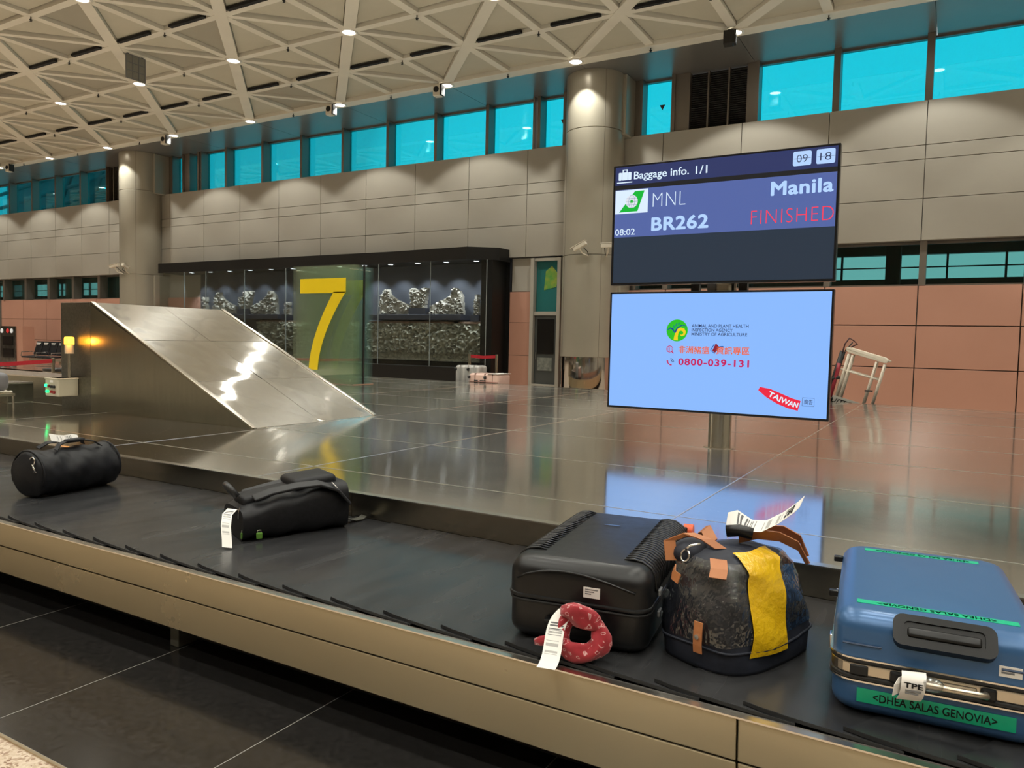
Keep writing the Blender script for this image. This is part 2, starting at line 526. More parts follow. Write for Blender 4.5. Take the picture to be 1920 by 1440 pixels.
# ---- back wall
wall = MB().box(XL, XR, 18.0, 18.3, 3.74, 6.58).box(XL, XR, 18.0, 18.3, 0, 2.81).build('wall_back', M['joint'])
tag(wall, 'long hall wall of beige metal panels over peach panels', kind='structure')
COLX = (-7.85, -26.05)
def blocked(a, b):
    return any(a > c - .74 and b < c + .74 for c in COLX)
rows = [(3.74, 4.60), (4.60, 5.40), (5.40, 5.69), (5.69, 6.60)]
for k in range(-20, 4):
    x1 = -.62 + 1.875 * k + 1.875; x0 = x1 - 1.875
    for z0, z1 in rows:
        MB().box(x0 + .007, x1 - .007, 17.85, 18.0, z0 + .006, z1 - .006).build('wall_panel', M['beige'], wall, bevel=.004, seg=1)
for k in range(-20, 5):
    x1 = 1.19 + 1.82 * k; x0 = x1 - 1.82
    for z0, z1 in ((0, .2), (.2, 1.09), (1.09, 1.98), (1.98, 2.82)):
        if x1 < -9.5 and x0 > -23.4:
            continue
        a0, a1 = x0 + .011, x1 - .011
        if a0 < -8.8 and a1 > -9.8: a0 = -8.85
        MB().box(a0, a1, 17.93, 18.0, z0 + .010, z1 - .010).build('peach_panel', M['peach'], wall, bevel=.003, seg=1)
for z0, z1 in ((0, .2), (.2, 1.09), (1.09, 1.98), (1.98, 2.82)):
    MB().box(-10.5, -9.84, 17.93, 18.0, z0 + .005, z1 - .005).build('peach_panel', M['peach'], wall, bevel=.003, seg=1)
MB().box(-10.45, -9.84, 17.95, 18.02, 2.83, 3.72).build('wall_panel', M['beige'], wall)
MB().box(-10.95, -10.5, 17.9, 18.0, 0, 3.72).build('dark_return', M['case_black'], wall)
MB().box(-23.4, -10.9, 17.98, 18.3, 0, 3.74).build('case_backing', M['case_black'], wall)
MB().box(-26.85, -23.3, 18.0, 18.3, 2.8, 3.75).build('wall_panel', M['beige'], wall)
MB().box(-8.93, -6.95, 18.05, 18.2, 2.8, 3.75).build('case_backing', M['joint'], wall)
for nm, b in (('wall_left', (XL - .3, XL, YF, 18.3, 0, 8.3)), ('wall_right', (XR, XR + .3, YF, 18.3, 0, 8.3)), ('wall_front', (XL, XR, YF - .3, YF, 0, 8.3))):
    tag(MB().box(*b).build(nm, M['beige']), 'plain beige end wall of the hall', kind='structure')

# ---- upper windows
WN = [0]
def window(x0, x1, z0, z1, y0, y1, glass, label, bar=.05, yp=None):
    WN[0] += 1
    fr = MB().box(x0, x0 + bar, y0, y1, z0, z1).box(x1 - bar, x1, y0, y1, z0, z1).box(x0 + bar, x1 - bar, y1 - .12, y1, z0, z0 + .04).box(x0 + bar, x1 - bar, y1 - .12, y1, z1 - .04, z1)
    f = fr.build('window_%d' % WN[0], M['alu'])
    tag(f, label, kind='structure')
    yp = (y1 - .06) if yp is None else yp
    MB().box(x0 + bar, x1 - bar, yp - .008, yp + .008, z0 + .04, z1 - .04).build('pane', glass, f)
    return f
mark_poly = [(-.07, .06), (.07, .06), (0, -.07)]
def marker(f, x, z, y):
    MB().prism(mark_poly, lambda u, v, w: (x + u, w, z + v), y - .004, y).build('triangle_mark', mat('dark_red_mark', (.05, .01, .01), .5), f)
ZU0, ZU1, YU0, YU1 = 6.59, 7.985, 17.95, 18.3
ms = [-9.87, -11.36, -13.12, -14.89, -16.68, -18.47, -20.27, -22.09, -23.42]
for n, (b, a_) in enumerate(zip(ms[:-1], ms[1:])):
    window(a_, b, ZU0, ZU1, YU0, YU1, M['window_glass'], 'cyan glazed high window, %s to the left of the big steel column' % ORD[n + 1])
f = window(-9.78, -8.93, ZU0, ZU1, YU0, YU1, M['window_glass'], 'narrow cyan high window just left of the big steel column', .09); marker(f, -9.15, 7.32, 18.22)
f = window(-6.93, -6.02, ZU0, ZU1, YU0, YU1, M['window_glass'], 'narrow cyan high window just right of the big steel column', .09); marker(f, -6.42, 7.32, 18.22)
ms = [-4.12, -2.40, -.62, 1.16, 2.95, 4.75]
for n, (a_, b) in enumerate(zip(ms[:-1], ms[1:])):
    window(a_, b, ZU0, ZU1, YU0, YU1, M['window_glass'], 'cyan glazed high window, %s to the right of the dark louvre' % ORD[n], .07)
f = window(-25.05, -24.38, ZU0, ZU1, YU0, YU1, M['window_glass'], 'narrow cyan high window just right of the far column', .07); marker(f, -24.55, 7.3, 18.22)
window(-24.12, -23.5, ZU0, ZU1, YU0, YU1, M['window_glass'], 'thin cyan high window, second right of the far column', .10)
ms = [-29.05, -30.85, -32.65, -34.45, -36.25, -38.05, -39.85]
for n, (b, a_) in enumerate(zip(ms[:-1], ms[1:])):
    window(a_, b, ZU0, ZU1, YU0, YU1, M['window_glass'], 'cyan glazed high window, %s to the left of the far column' % ORD[n], .05)
# solid strips between the window groups
for x0, x1 in ((-40.5, -39.85), (-28.15, -27.3), (-26.8, -25.05), (-24.38, -24.12), (-8.93, -6.93), (-6.02, -5.72), (-4.28, -4.12), (4.75, XR), (XL, -40.5)):
    MB().box(x0, x1, 18.0, 18.3, ZU0, ZU1).build('window_infill', M['alu'], wall)
window(-27.3, -26.85, ZU0, ZU1, YU0, YU1, M['window_glass'], 'slit of cyan high window just left of the far column', .12)
# louvres
def louvre(x0, x1, label):
    t = thing('louvre', label, 'louvre', ((x0 + x1) / 2, 18.1, ZU0))
    w = (x1 - x0) / 2
    MB().box(-w, w, .08, .12, 0, 1.39).build('backing', M['black'], t)
    fr = MB().box(-w, -w + .05, -.1, .12, 0, 1.39).box(w - .05, w, -.1, .12, 0, 1.39)
    for q in (-w / 3, w / 3): fr.box(q - .02, q + .02, -.06, .1, 0, 1.39)
    fr.build('frame', M['alu'], t)
    bl = MB().cbox((0, 0, 0), (2 * w - .1, .06, .006), Matrix.Rotation(.6, 3, 'X')).mesh('blade', M['louvre'])
    for q in range(27):
        o = bpy.data.objects.new('blade', bl); link(o, t); o.location = (0, .02, .03 + q * .05)
louvre(-5.72, -4.28, 'dark slatted air louvre between two high windows right of the big column')
louvre(-29.05, -28.15, 'dark slatted air louvre left of the far column')

# ---- lower windows
ms = [-6.95, -6.12, -4.27, -2.42, -.57, 1.28, 3.13, 4.98]
for n, (a_, b) in enumerate(zip(ms[:-1], ms[1:])):
    window(a_, b, 2.82, 3.74, 17.95, 18.3, M['low_glass'], 'teal low window above the peach panels, %s right of the big column' % ORD[n], .065)
ms = [-27.95, -29.55, -31.35, -33.15, -34.95, -36.75, -38.55, -40.35]
for n, (b, a_) in enumerate(zip(ms[:-1], ms[1:])):
    window(a_, b, 2.82, 3.74, 17.9, 18.3, M['low_glass'], 'teal low window left of the far column, %s from the column' % ORD[n], .08)
for x0, x1 in ((-27.95, -26.8), (4.98, XR), (XL, -40.35)):
    MB().box(x0, x1, 18.0, 18.3, 2.8, 3.75).build('window_infill', M['louvre'], wall)
# gallery behind the low windows: slab, roof and a parapet with posts, open to the sky
gal = MB().box(XL, XR, 18.3, 22.2, 2.3, 2.5).box(XL, XR, 18.3, 22.2, 4.15, 4.3).box(XL, XR, 22.0, 22.2, 2.5, 3.30).box(XL, XR, 22.0, 22.2, 3.92, 4.15).build('wall_gallery', mat('gallery_grey', (.10, .11, .11), .7))
tag(gal, 'dim gallery seen through the teal low windows', kind='structure')
for k in range(-13, 5):
    x = -1.35 + k * 3.7
    MB().box(x - .17, x + .17, 21.6, 22.05, 2.5, 4.15).build('post', mat('gallery_post', (.05, .055, .055), .7), gal)
    for d in (1.2, 2.45):
        MB().box(x + d - .025, x + d + .025, 22.0, 22.1, 3.3, 3.92).build('mullion', M['louvre'], gal)
MB().box(XL, XR, 22.02, 22.08, 3.58, 3.61).build('rail', M['louvre'], gal)
# something of the roof structure outside the far windows
ext = MB()
for k in range(7):
    ext.tube([(-46 + k * 1.9, 24.2, 5.6), (-42 + k * 1.4, 24.2, 10.6)], .12, 6)
for k in range(5):
    ext.tube([(-50, 24.2, 7.2 + k * .8), (-35, 24.2, 8.6 + k * .8)], .10, 6)
o = ext.build('roof_truss', mat('truss_grey', (.12, .13, .14), .6)); tag(o, 'grey roof truss outside the farthest high windows', 'truss')
o = MB().prism([(-50, 0), (-49.2, 0), (-49.2, 5.4), (-39.7, 5.4), (-38.4, 8.7), (-38.9, 10.8), (-50, 12)], lambda u, v, w: (u, w, v), 24.6, 25.4).build('neighbouring_building', mat('building_grey', (.22, .24, .25), .7))
tag(o, 'grey neighbouring building outside the farthest high windows', 'building')

# ---- columns
def column(x, label):
    t = thing('round_column', label, 'column', (x, 17.40, 0))
    r = .72
    for z0, z1, m_ in ((1.12, 3.60, 'column'), (3.61, 6.62, 'column'), (6.63, 7.99, 'column')):
        MB().lathe([(r - .01, z0), (r, z0 + .008), (r, z1 - .008), (r - .01, z1)], n=64).build('drum', M[m_], t, angle=30)
        for w in (-2.2, -.75, .75, 2.2):
            aa = w - PI / 2
            MB().cyl((math.cos(aa) * (r - .001), math.sin(aa) * (r - .001), z0 + .01), (math.cos(aa) * (r - .001), math.sin(aa) * (r - .001), z1 - .01), .004, n=6).build('joint', M['joint'], t)
    MB().lathe([(r - .03, 1.0), (r - .03, 8.0)], n=32).build('core', M['joint'], t)
    MB().lathe([(r - .012, 0), (r - .012, 1.12)], n=64).build('mirror_base', M['chrome'], t, angle=30)
    for z0, z1 in ((0, 3.6), (6.55, 7.99)):
        MB().box(-.1, .80, .0, .62, z0, z1).build('pier', M['column'], t, bevel=.03)
    return t
column(-7.85, 'large champagne metal column with mirror base behind the screens')
column(-26.05, 'distant champagne metal column left of the carving display case')

# ---- glazed service door beside the big column
door = MB().box(-9.80, -9.70, 17.80, 18.0, .0, 3.70).box(-9.0, -8.90, 17.80, 18.0, .0, 3.70).box(-9.7, -9.0, 17.85, 18.0, 2.18, 2.28).box(-9.7, -9.0, 17.85, 18.0, 3.62, 3.70).box(-9.7, -9.0, 17.8, 18.0, 0, .34).build('door_1', M['beige'])
tag(door, 'tall narrow grey service door with dark glass and teal transom', kind='structure')
MB().box(-9.68, -9.02, 17.90, 17.95, .34, 2.18).build('door_leaf', mat('door_grey', (.055, .06, .058), .4), door)
MB().box(-9.60, -9.10, 17.885, 17.90, 1.15, 2.08).build('vision_panel', mat('door_black_glass', (.008, .008, .008), .08), door)
MB().box(-9.58, -9.14, 17.885, 17.90, .70, 1.05).build('notice', vary('notice_grey', (.10, .11, .10), (.22, .23, .2), 12, .5), door)
MB().box(-9.68, -9.02, 17.94, 17.96, 2.28, 3.62).build('transom_pane', mat('transom_teal', (.02, .14, .14), .12), door)
MB().prism([(-.2, -.3), (.2, -.22), (.28, .1), (.05, .34), (-.15, .2)], lambda u, v, w: (-9.27 + u * .9, w, 3.15 + v), 17.93, 17.94).build('painted_reflection', vary('green_reflection_paint', (.05, .28, .06), (.30, .34, .05), 5, .3), door)  # green reflection in the transom glass, painted as a coloured patch
MB().cyl((-9.62, 17.87, 1.0), (-9.62, 17.87, 1.2), .012, n=8).build('handle', M['chrome_small'], door)
print('part 2 done')
# ================================================================== THE CAROUSEL
XA, XB = -12.45, 7.0
ZB, ZD = .45, .59
car = thing('baggage_carousel', 'long steel baggage carousel with black rubber belt and wide steel deck', 'carousel', (-2, 8, 0))
CO = Vector((-2, 8, 0))
def C_(mb, name, mt, **k):
    mb.v = [(x - CO.x, y - CO.y, z - CO.z) for x, y, z in mb.v]
    return mb.build(name, mt, car, **k)
C_(MB().box(XA, XB, 2.40, 13.9, 0, .40), 'plinth', M['black'])
C_(MB().box(XA, XB, 3.20, 13.05, .40, ZD - .02), 'deck_core', M['curb'])
# fascia: two strips per length, a bright lip on top
fx = [-.45 + 4.0 * k for k in range(-3, 3)]
for x0, x1 in zip(fx[:-1], fx[1:]):
    C_(MB().add([(x0 + .002, 2.045, .322), (x1 - .002, 2.045, .322), (x1 - .002, 2.075, .322), (x0 + .002, 2.075, .322), (x0 + .002, 2.035, .448), (x1 - .002, 2.035, .448), (x1 - .002, 2.065, .448), (x0 + .002, 2.065, .448)],
        [(3, 2, 1, 0), (4, 5, 6, 7), (0, 1, 5, 4), (1, 2, 6, 5), (2, 3, 7, 6), (3, 0, 4, 7)]), 'fascia_panel', M['fascia'], bevel=.004)
    C_(MB().add([(x0 + .002, 2.056, .172), (x1 - .002, 2.056, .172), (x1 - .002, 2.085, .172), (x0 + .002, 2.085, .172), (x0 + .002, 2.049, .316), (x1 - .002, 2.049, .316), (x1 - .002, 2.08, .316), (x0 + .002, 2.08, .316)],
        [(3, 2, 1, 0), (4, 5, 6, 7), (0, 1, 5, 4), (1, 2, 6, 5), (2, 3, 7, 6), (3, 0, 4, 7)]), 'fascia_panel', M['fascia'], bevel=.004)
C_(MB().box(fx[0], fx[-1], 2.028, 2.062, .4485, .4535), 'fascia_lip', M['edge'])
C_(MB().box(fx[0], fx[-1], 2.09, 2.40, .20, .40), 'under_frame', M['black'])
C_(MB().box(XA, XB, 2.062, 3.17, .40, .43), 'belt_bed', M['rubber_edge'])
# belt: overlapping crescent plates of rubber
NP = 14
def plate():
    m = MB(); top = []
    for i in range(NP + 1):
        t = i / NP
        y = 2.085 + t * (3.165 - 2.085)
        bow = .11 * math.sin(PI * t) + .20 * t
        xl = bow - .0
        xr = bow + .34
        if i == 0: xr = bow + .40; 
        top.append((xl, y, xr))
    up_, lo = [], []
    for k, (xl, y, xr) in enumerate(top):
        yl = y if k else 2.104
        yr = y if k else 2.066
        up_ += [(xl, yl, ZB + .012), ((xl + xr) / 2, (yl + yr) / 2, ZB + .0095), (xr, yr, ZB + .001)]
        lo += [(xl, yl, ZB + .004), ((xl + xr) / 2, (yl + yr) / 2, ZB - .002), (xr, yr, ZB - .006)]
    n = len(up_)
    fs = []
    for k in range(NP):
        for q in range(2):
            a0 = k * 3 + q
            fs.append((a0, a0 + 1, a0 + 4, a0 + 3))
            fs.append((n + a0, n + a0 + 3, n + a0 + 4, n + a0 + 1))
        fs.append((k * 3, k * 3 + 3, n + k * 3 + 3, n + k * 3))
        fs.append((k * 3 + 2, n + k * 3 + 2, n + k * 3 + 5, k * 3 + 5))
    for q in range(2):
        fs.append((q, n + q, n + q + 1, q + 1))
        a0 = NP * 3 + q
        fs.append((a0, a0 + 1, n + a0 + 1, n + a0))
    return m.add(up_ + lo, fs)
plate_me = plate().mesh('belt_plate', M['rubber'], True)
plate_me.set_sharp_from_angle(angle=math.radians(40))
lip_pts = [(0, 2.104, ZB + .0125), (.05, 2.092, ZB + .012), (.13, 2.081, ZB + .0105), (.26, 2.072, ZB + .008), (.40, 2.067, ZB + .003)]
lip_me = MB().ribbon(lip_pts, (0, .25, 1), .009, .005).mesh('plate_lip', M['rubber_edge'])
for k in range(-46, 16):
    x = -.45 + .257 * k
    o = bpy.data.objects.new('belt_plate', plate_me); link(o, car); o.location = (x - CO.x, -CO.y, 0)
    o2 = bpy.data.objects.new('plate_lip', lip_me); link(o2, o)
# inner curb and its bright edge
for x0, x1 in zip(fx[:-1], fx[1:]):
    C_(MB().box(x0 + 1.6, min(x1 + 1.597, XB), 3.17, 3.21, .44, ZD - .004), 'curb_panel', M['curb'])
C_(MB().box(XA, XB, 3.164, 3.215, ZD - .004, ZD + .0015), 'curb_edge', M['edge'])
# deck panels with bright joints
ys = [3.21, 3.68, 5.0, 6.33, 7.70, 9.08, 10.45, 11.8, 12.75, 13.15]
xs = [7.0, 5.0, 3.4, 1.35, -1.15, -3.65, -5.50, -7.85, -10.3, -12.45]
for y0, y1 in zip(ys[:-1], ys[1:]):
    for x1, x0 in zip(xs[:-1], xs[1:]):
        cx_, cy_ = (x0 + x1) / 2, (y0 + y1) / 2
        w, d = (x1 - x0) / 2 - .002, (y1 - y0) / 2 - .002
        MB().box(-w, w, -d, d, -.02, 0).build('deck_panel', M['deck'], car, loc=(cx_ - CO.x, cy_ - CO.y, ZD), rot=(random.uniform(-.0011, .0011), random.uniform(-.0009, .0009), 0))
for y in ys[1:-1]:
    C_(MB().box(XA, XB, y - .004, y + .004, ZD - .01, ZD + .0012), 'deck_joint', M['seam'])
for x in xs[1:-1]:
    C_(MB().box(x - .0035, x + .0035, 3.21, 13.15, ZD - .01, ZD + .0014), 'deck_joint', M['seam'])
# far side of the loop
C_(MB().box(XA, XB, 13.15, 13.19, .44, ZD + .001), 'curb_edge', M['edge'])
C_(MB().box(XA, XB, 13.19, 14.3, .40, ZB), 'far_belt', M['rubber'])
C_(MB().box(XA, XB, 14.3, 14.34, .17, ZB + .005), 'fascia_panel', M['fascia'])
# supporting foot with a photo eye
C_(MB().box(-3.075, -3.015, 2.19, 2.29, 0.006, .2), 'foot', mat('foot_grey_steel', (.20, .19, .15), .5, .6), bevel=.004)
C_(MB().cyl((-3.045, 2.186, .125), (-3.045, 2.19, .125), .018, n=16), 'photo_eye', mat('photo_eye_red', (.10, .02, .015), .2))

# ================================================================== THE CHUTE
ch = thing('delivery_chute', 'steel wedge shaped delivery chute standing on the carousel deck', 'chute', (-7.1, 5.7, ZD))
X0, X1, XBK, YF_, YR_, ZT = -8.13, -5.57, -8.70, 4.83, 6.58, 1.19
lx = lambda x: x + 7.1
ly = lambda y: y - 5.7
MB().prism([(lx(X0), 0), (lx(X1), 0), (lx(X0), ZT - .004)], lambda u, v, w: (u, w, v), ly(YF_), ly(YF_) + .02).build('side_panel', M['side_steel'], ch)
MB().prism([(lx(X0), 0), (lx(X1), 0), (lx(X0), ZT - .004)], lambda u, v, w: (u, w, v), ly(YR_) - .02, ly(YR_)).build('side_panel', M['side_steel'], ch)
MB().box(lx(XBK), lx(X0) - .002, ly(YF_) - .002, ly(YR_), 0, ZT).build('head_box', steel('head_box_steel', (.27, .26, .22), .34, wave=.002, wscale=1, grain=(6, 1, 6), dirt=.35), ch, bevel=.004)
sl = Vector((X1 - X0, 0, -ZT)); L = sl.length; sd = sl.normalized(); sn = Vector((sd.z * -1, 0, sd.x))
for r in range(3):
    for q in range(2):
        a0, a1 = L * r / 3 + .005, L * (r + 1) / 3 - .005
        y0 = ly(YF_) + .05 + q * (YR_ - YF_ - .10) / 2 + .002; y1 = y0 + (YR_ - YF_ - .10) / 2 - .004
        base = Vector((lx(X0), 0, ZT))
        sk = random.uniform(-.006, .006)
        P = []
        for dz in (-.012, 0):
            for (aa, yy, e) in ((a0, y0, sk), (a1, y0, -sk), (a1, y1, sk), (a0, y1, -sk)):
                p = base + sd * aa + sn * (dz + e * .5); P.append((p.x, yy, p.z))
        MB().add(P, [(3, 2, 1, 0), (4, 5, 6, 7), (0, 1, 5, 4), (1, 2, 6, 5), (2, 3, 7, 6), (3, 0, 4, 7)]).build('slide_plate', M['ramp_steel'], ch)
for y0 in (YF_, YR_ - .045):
    base = Vector((lx(X0), 0, ZT)); P = []
    for dz in (-.01, .012):
        for aa, yy in ((0, y0), (L, y0), (L, y0 + .045), (0, y0 + .045)):
            p = base + sd * aa + sn * dz; P.append((p.x, ly(yy), max(p.z, .001)))
    MB().add(P, [(3, 2, 1, 0), (4, 5, 6, 7), (0, 1, 5, 4), (1, 2, 6, 5), (2, 3, 7, 6), (3, 0, 4, 7)]).build('slide_rim', M['edge'], ch, bevel=.003)
P = []
for dz in (-.018, -.012):
    for aa, yy in ((0, YF_), (L, YF_), (L, YR_), (0, YR_)):
        p = Vector((lx(X0), 0, ZT)) + sd * aa + sn * dz; P.append((p.x, ly(yy), max(p.z, 0)))
MB().add(P, [(3, 2, 1, 0), (4, 5, 6, 7), (0, 1, 5, 4), (1, 2, 6, 5), (2, 3, 7, 6), (3, 0, 4, 7)]).build('slide_bed', M['seam'], ch)

# control box with a beacon, hung on the chute head
cb = thing('control_box', 'cream control box with buttons and amber beacon on the chute', 'control box', (-8.49, 4.724, .745))
cream = mat('cream_enamel', (.50, .45, .33), .45)
MB().box(-.13, .13, -.12, .105, 0, .20).build('housing', cream, cb, bevel=.012)
MB().box(-.135, .135, -.125, .105, .185, .20).build('lid', cream, cb, bevel=.006)
for i, (x, z, c_, e) in enumerate([(-.095, .115, (.02, .8, .25), 2.5), (-.04, .11, (.2, .01, .01), 0), (.01, .105, (.02, .02, .02), 0), (.06, .105, (.02, .02, .02), 0), (-.075, .05, (.02, .8, .25), 2.5), (-.06, .05, (.02, .6, .2), 1.5), (.01, .05, (.35, .02, .02), 0), (.06, .045, (.25, .02, .02), 0)]):
    MB().cyl((x, -.138, z), (x, -.12, z), .016, n=12).build('button', mat('button_%d' % i, c_, .4, emit=c_ if e else None, estr=e), cb)
MB().box(-.03, .03, -.122, -.119, .15, .175).build('name_plate', M['white'], cb)
MB().cyl((.10, .02, .20), (.10, .02, .47), .016, n=12).build('mast', M['pole'], cb)
bb = MB().cyl((.10, .02, .47), (.10, .02, .57), .045, n=20).build('beacon_base', cream, cb, angle=30)
bc = MB().lathe([(.05, .57), (.05, .63), (.045, .65), (.02, .655)], c=(.10, .02, 0), n=20).build('beacon_lens', mat('amber_beacon', (.9, .35, .02), .25, emit=(1.0, .42, .03), estr=5.0), cb, angle=40)
bl = bpy.data.lights.new('beacon_lamp', 'POINT'); bl.energy = 2.2; bl.color = (1, .35, .03); bl.shadow_soft_size = .03
lo_ = bpy.data.objects.new('beacon_lamp', bl); link(lo_, cb); lo_.location = (.17, -.03, .61)

# ================================================================== GLASS SIGN 7
sg = thing('glass_sign', 'stack of green glass sheets bearing a large yellow 7', 'sign', (-10.27, 10.55, ZD))
W7 = .77
for k in range(4):
    g = MB().box(-W7, W7, k * .070, k * .070 + .012, .012, 2.22).build('glass_sheet', M['sign_glass'], sg)
MB().box(W7 - .03, W7, .285, .315, .012, 2.22).build('divider', M['black'], sg)
for k in range(4):
    MB().box(-W7, W7, .35 + k * .06, .362 + k * .06, .012, 2.20).build('glass_sheet', M['sign_glass_blue'], sg)
MB().box(-W7 - .01, W7 + .01, -.01, .56, 0, .012).build('base_plate', M['edge'], sg)
for x in (-W7 + .08, W7 - .08):
    MB().cyl((x, -.008, 2.14), (x, .54, 2.14), .012, n=8).build('tie_rod', M['chrome_small'], sg)
def seven(y, mt, dx=0):
    s7 = [(-.58, 1.975), (.58, 1.975), (.58, 1.78)]
    for t in [i / 12 for i in range(1, 13)]:
        s7.append((.58 * (1 - t) ** 1.25 - .10 * t + .0, 1.78 - t * 1.53))
    s7 += [(-.34, .25)]
    for t in [i / 12 for i in range(12, -1, -1)]:
        if t < 1: s7.append((.32 * (1 - t) ** 1.25 - .34 * t, 1.70 - t * 1.45))
    s7 += [(-.58, 1.70)]
    n = len(s7)
    m = MB(); k = 0
    # bar and stem as separate convex pieces
    m.prism([(-.58, 1.70), (.58, 1.70), (.58, 1.975), (-.58, 1.975)], lambda u, v, w: (u + dx, w, v), y - .004, y)
    N = 16; R, Lf = [], []
    for i in range(N + 1):
        t = i / N
        R.append((.58 - .69 * (1 - (1 - t) ** 1.7), 1.72 - t * 1.47)); Lf.append((.28 - .62 * (1 - (1 - t) ** 1.7), 1.72 - t * 1.47))
    for i in range(N):
        m.prism([Lf[i + 1], R[i + 1], R[i], Lf[i]], lambda u, v, w: (u + dx, w, v), y - .004, y)
    return m.build('numeral', mt, sg)
seven(-.002, M['yellow'])
seven(.525, M['yellow'])

# ================================================================== DISPLAY STAND WITH TWO SCREENS
ds = thing('display_stand', 'steel post on the deck carrying two stacked flat screens', 'display', (-1.715, 6.44, ZD))
MB().cyl((.05, 0, .004), (.05, 0, 2.25), .095, n=32).build('post', M['pole'], ds, angle=30)
MB().cyl((.05, 0, 0), (.05, 0, .006), .13, n=32).build('base_plate', M['edge'], ds)
for x in (-.22, -.08, .02, .18):
    MB().box(x, x + .07, -.08, -.02, .5, 2.2).build('bracket', M['screen_black'] if x < -.1 or x > .1 else M['grey'], ds)
def FM(y):                                   # plane facing the camera side at local y
    return lambda u, v, w: (u, w, v)
YS = -.16
def sc_poly(parent, name, polys, mt, layer):
    m = MB()
    y = YS - .0006 - layer * .0006
    for poly in polys: m.add([(u, y, v - ZD) for u, v in poly], [tuple(range(len(poly)))])
    return m.build(name, mt, parent)
def circ(cx_, cz_, r, n=40, a0=0, a1=2 * PI):
    return [(cx_ + r * math.cos(a0 + (a1 - a0) * i / n), cz_ + r * math.sin(a0 + (a1 - a0) * i / n)) for i in range(n)]
def rrect(x0, x1, z0, z1, r, n=5):
    o = []
    for cx_, cz_, s in ((x1 - r, z1 - r, 0), (x0 + r, z1 - r, 1), (x0 + r, z0 + r, 2), (x1 - r, z0 + r, 3)):
        for i in range(n + 1): o.append((cx_ + r * math.cos(s * PI / 2 + i * PI / 2 / n), cz_ + r * math.sin(s * PI / 2 + i * PI / 2 / n)))
    return o
def stroke(pts, ws):
    """variable width polyline as quads"""
    if not isinstance(ws, (list, tuple)): ws = [ws] * len(pts)
    L_, R_ = [], []
    for i, p in enumerate(pts):
        q0, q1 = pts[max(i - 1, 0)], pts[min(i + 1, len(pts) - 1)]
        dx, dz = q1[0] - q0[0], q1[1] - q0[1]; l = math.hypot(dx, dz) or 1
        nx, nz = -dz / l, dx / l
        L_.append((p[0] + nx * ws[i] / 2, p[1] + nz * ws[i] / 2)); R_.append((p[0] - nx * ws[i] / 2, p[1] - nz * ws[i] / 2))
    return [[R_[i], R_[i + 1], L_[i + 1], L_[i]] for i in range(len(pts) - 1)]
_tc = [0]
def text_mesh(s, bold=0.0, shear=0.0, space=1.0, extrude=0.0):
    cu = bpy.data.curves.new('lettering', 'FONT')
    cu.body = s; cu.size = 1.0; cu.offset = bold; cu.shear = shear; cu.space_character = space; cu.extrude = extrude
    cu.resolution_u = 4
    ob = bpy.data.objects.new('lettering_tmp', cu); COL.objects.link(ob)
    bpy.context.view_layer.update()
    me = bpy.data.meshes.new_from_object(ob.evaluated_get(bpy.context.evaluated_depsgraph_get()))
    bpy.data.objects.remove(ob); bpy.data.curves.remove(cu)
    return me
def fit_text(parent, s, fn, box, mt, bold=0.0, name='lettering', **k):
    """letters stretched to the box (u0,u1,v0,v1); fn(u,v) -> local point"""
    heavy = bold if bold > .006 else 0.0
    me = text_mesh(s, 0.0 if heavy else bold, **k)
    if heavy:                                  # heavier strokes: the outline laid over itself, shifted around
        base = [tuple(v.co) for v in me.vertices]; fc = [tuple(p.vertices) for p in me.polygons]
        V_, F_ = [], []
        for q in range(9):
            dx, dy = (0, 0) if q == 0 else (heavy * math.cos(q * PI / 4), heavy * math.sin(q * PI / 4))
            n0 = len(V_); V_ += [(x + dx, y + dy, z) for x, y, z in base]; F_ += [tuple(i + n0 for i in f_) for f_ in fc]
        me = bpy.data.meshes.new('lettering'); me.from_pydata(V_, [], F_)
    xs_ = [v.co.x for v in me.vertices]; ys_ = [v.co.y for v in me.vertices]
    if not xs_: return None
    x0, x1, y0, y1 = min(xs_), max(xs_), min(ys_), max(ys_)
    u0, u1, v0, v1 = box
    for v in me.vertices:
        p = fn(u0 + (v.co.x - x0) / (x1 - x0) * (u1 - u0), v0 + (v.co.y - y0) / (y1 - y0) * (v1 - v0))
        v.co = p
    me.materials.clear(); me.materials.append(mt)
    o = bpy.data.objects.new(name, me); link(o, parent)
    return o
def st(parent, s, box, mt, bold=0.0, layer=4, **k):
    y = YS - .0006 - layer * .0006
    return fit_text(parent, s, lambda u, v: (u, y, v - ZD), box, mt, bold, **k)
E_white = emis('screen_white', (.72, .86, 1.0), 1.0)
E_pale = emis('screen_pale', (.46, .66, 1.0), 1.0)
E_navy = emis('screen_navy', (.022, .034, .125), 1.0)
E_blue = emis('screen_slate_blue', (.085, .130, .370), 1.0)
E_dark = emis('screen_dark_slate', (.018, .032, .054), 1.0)
E_red = emis('screen_red', (1.0, .045, .09), 1.0)
E_green = emis('screen_green', (.0, .46, .035), 1.0)
E_thin = emis('screen_grid_line', (.15, .22, .45), 1.0)
E_ink = emis('screen_ink', (.012, .02, .075), 1.0)
E_sky = emis('screen_sky_blue', (.255, .49, 1.0), 1.0)
E_lgreen = emis('screen_logo_green', (.02, .52, .015), 1.0)
E_lyel = emis('screen_logo_yellow', (.85, .62, .01), 1.0)
E_lblue = emis('screen_logo_blue', (.0, .05, .30), 1.0)
E_teal = emis('screen_logo_teal', (.0, .27, .16), 1.0)
E_orange = emis('screen_orange', (.80, .14, .04), 1.0)
E_mag = emis('screen_magenta', (.55, .02, .11), 1.0)
E_maroon = emis('screen_maroon', (.26, .01, .03), 1.0)
E_sash = emis('screen_sash_red', (.85, .015, .05), 1.0)
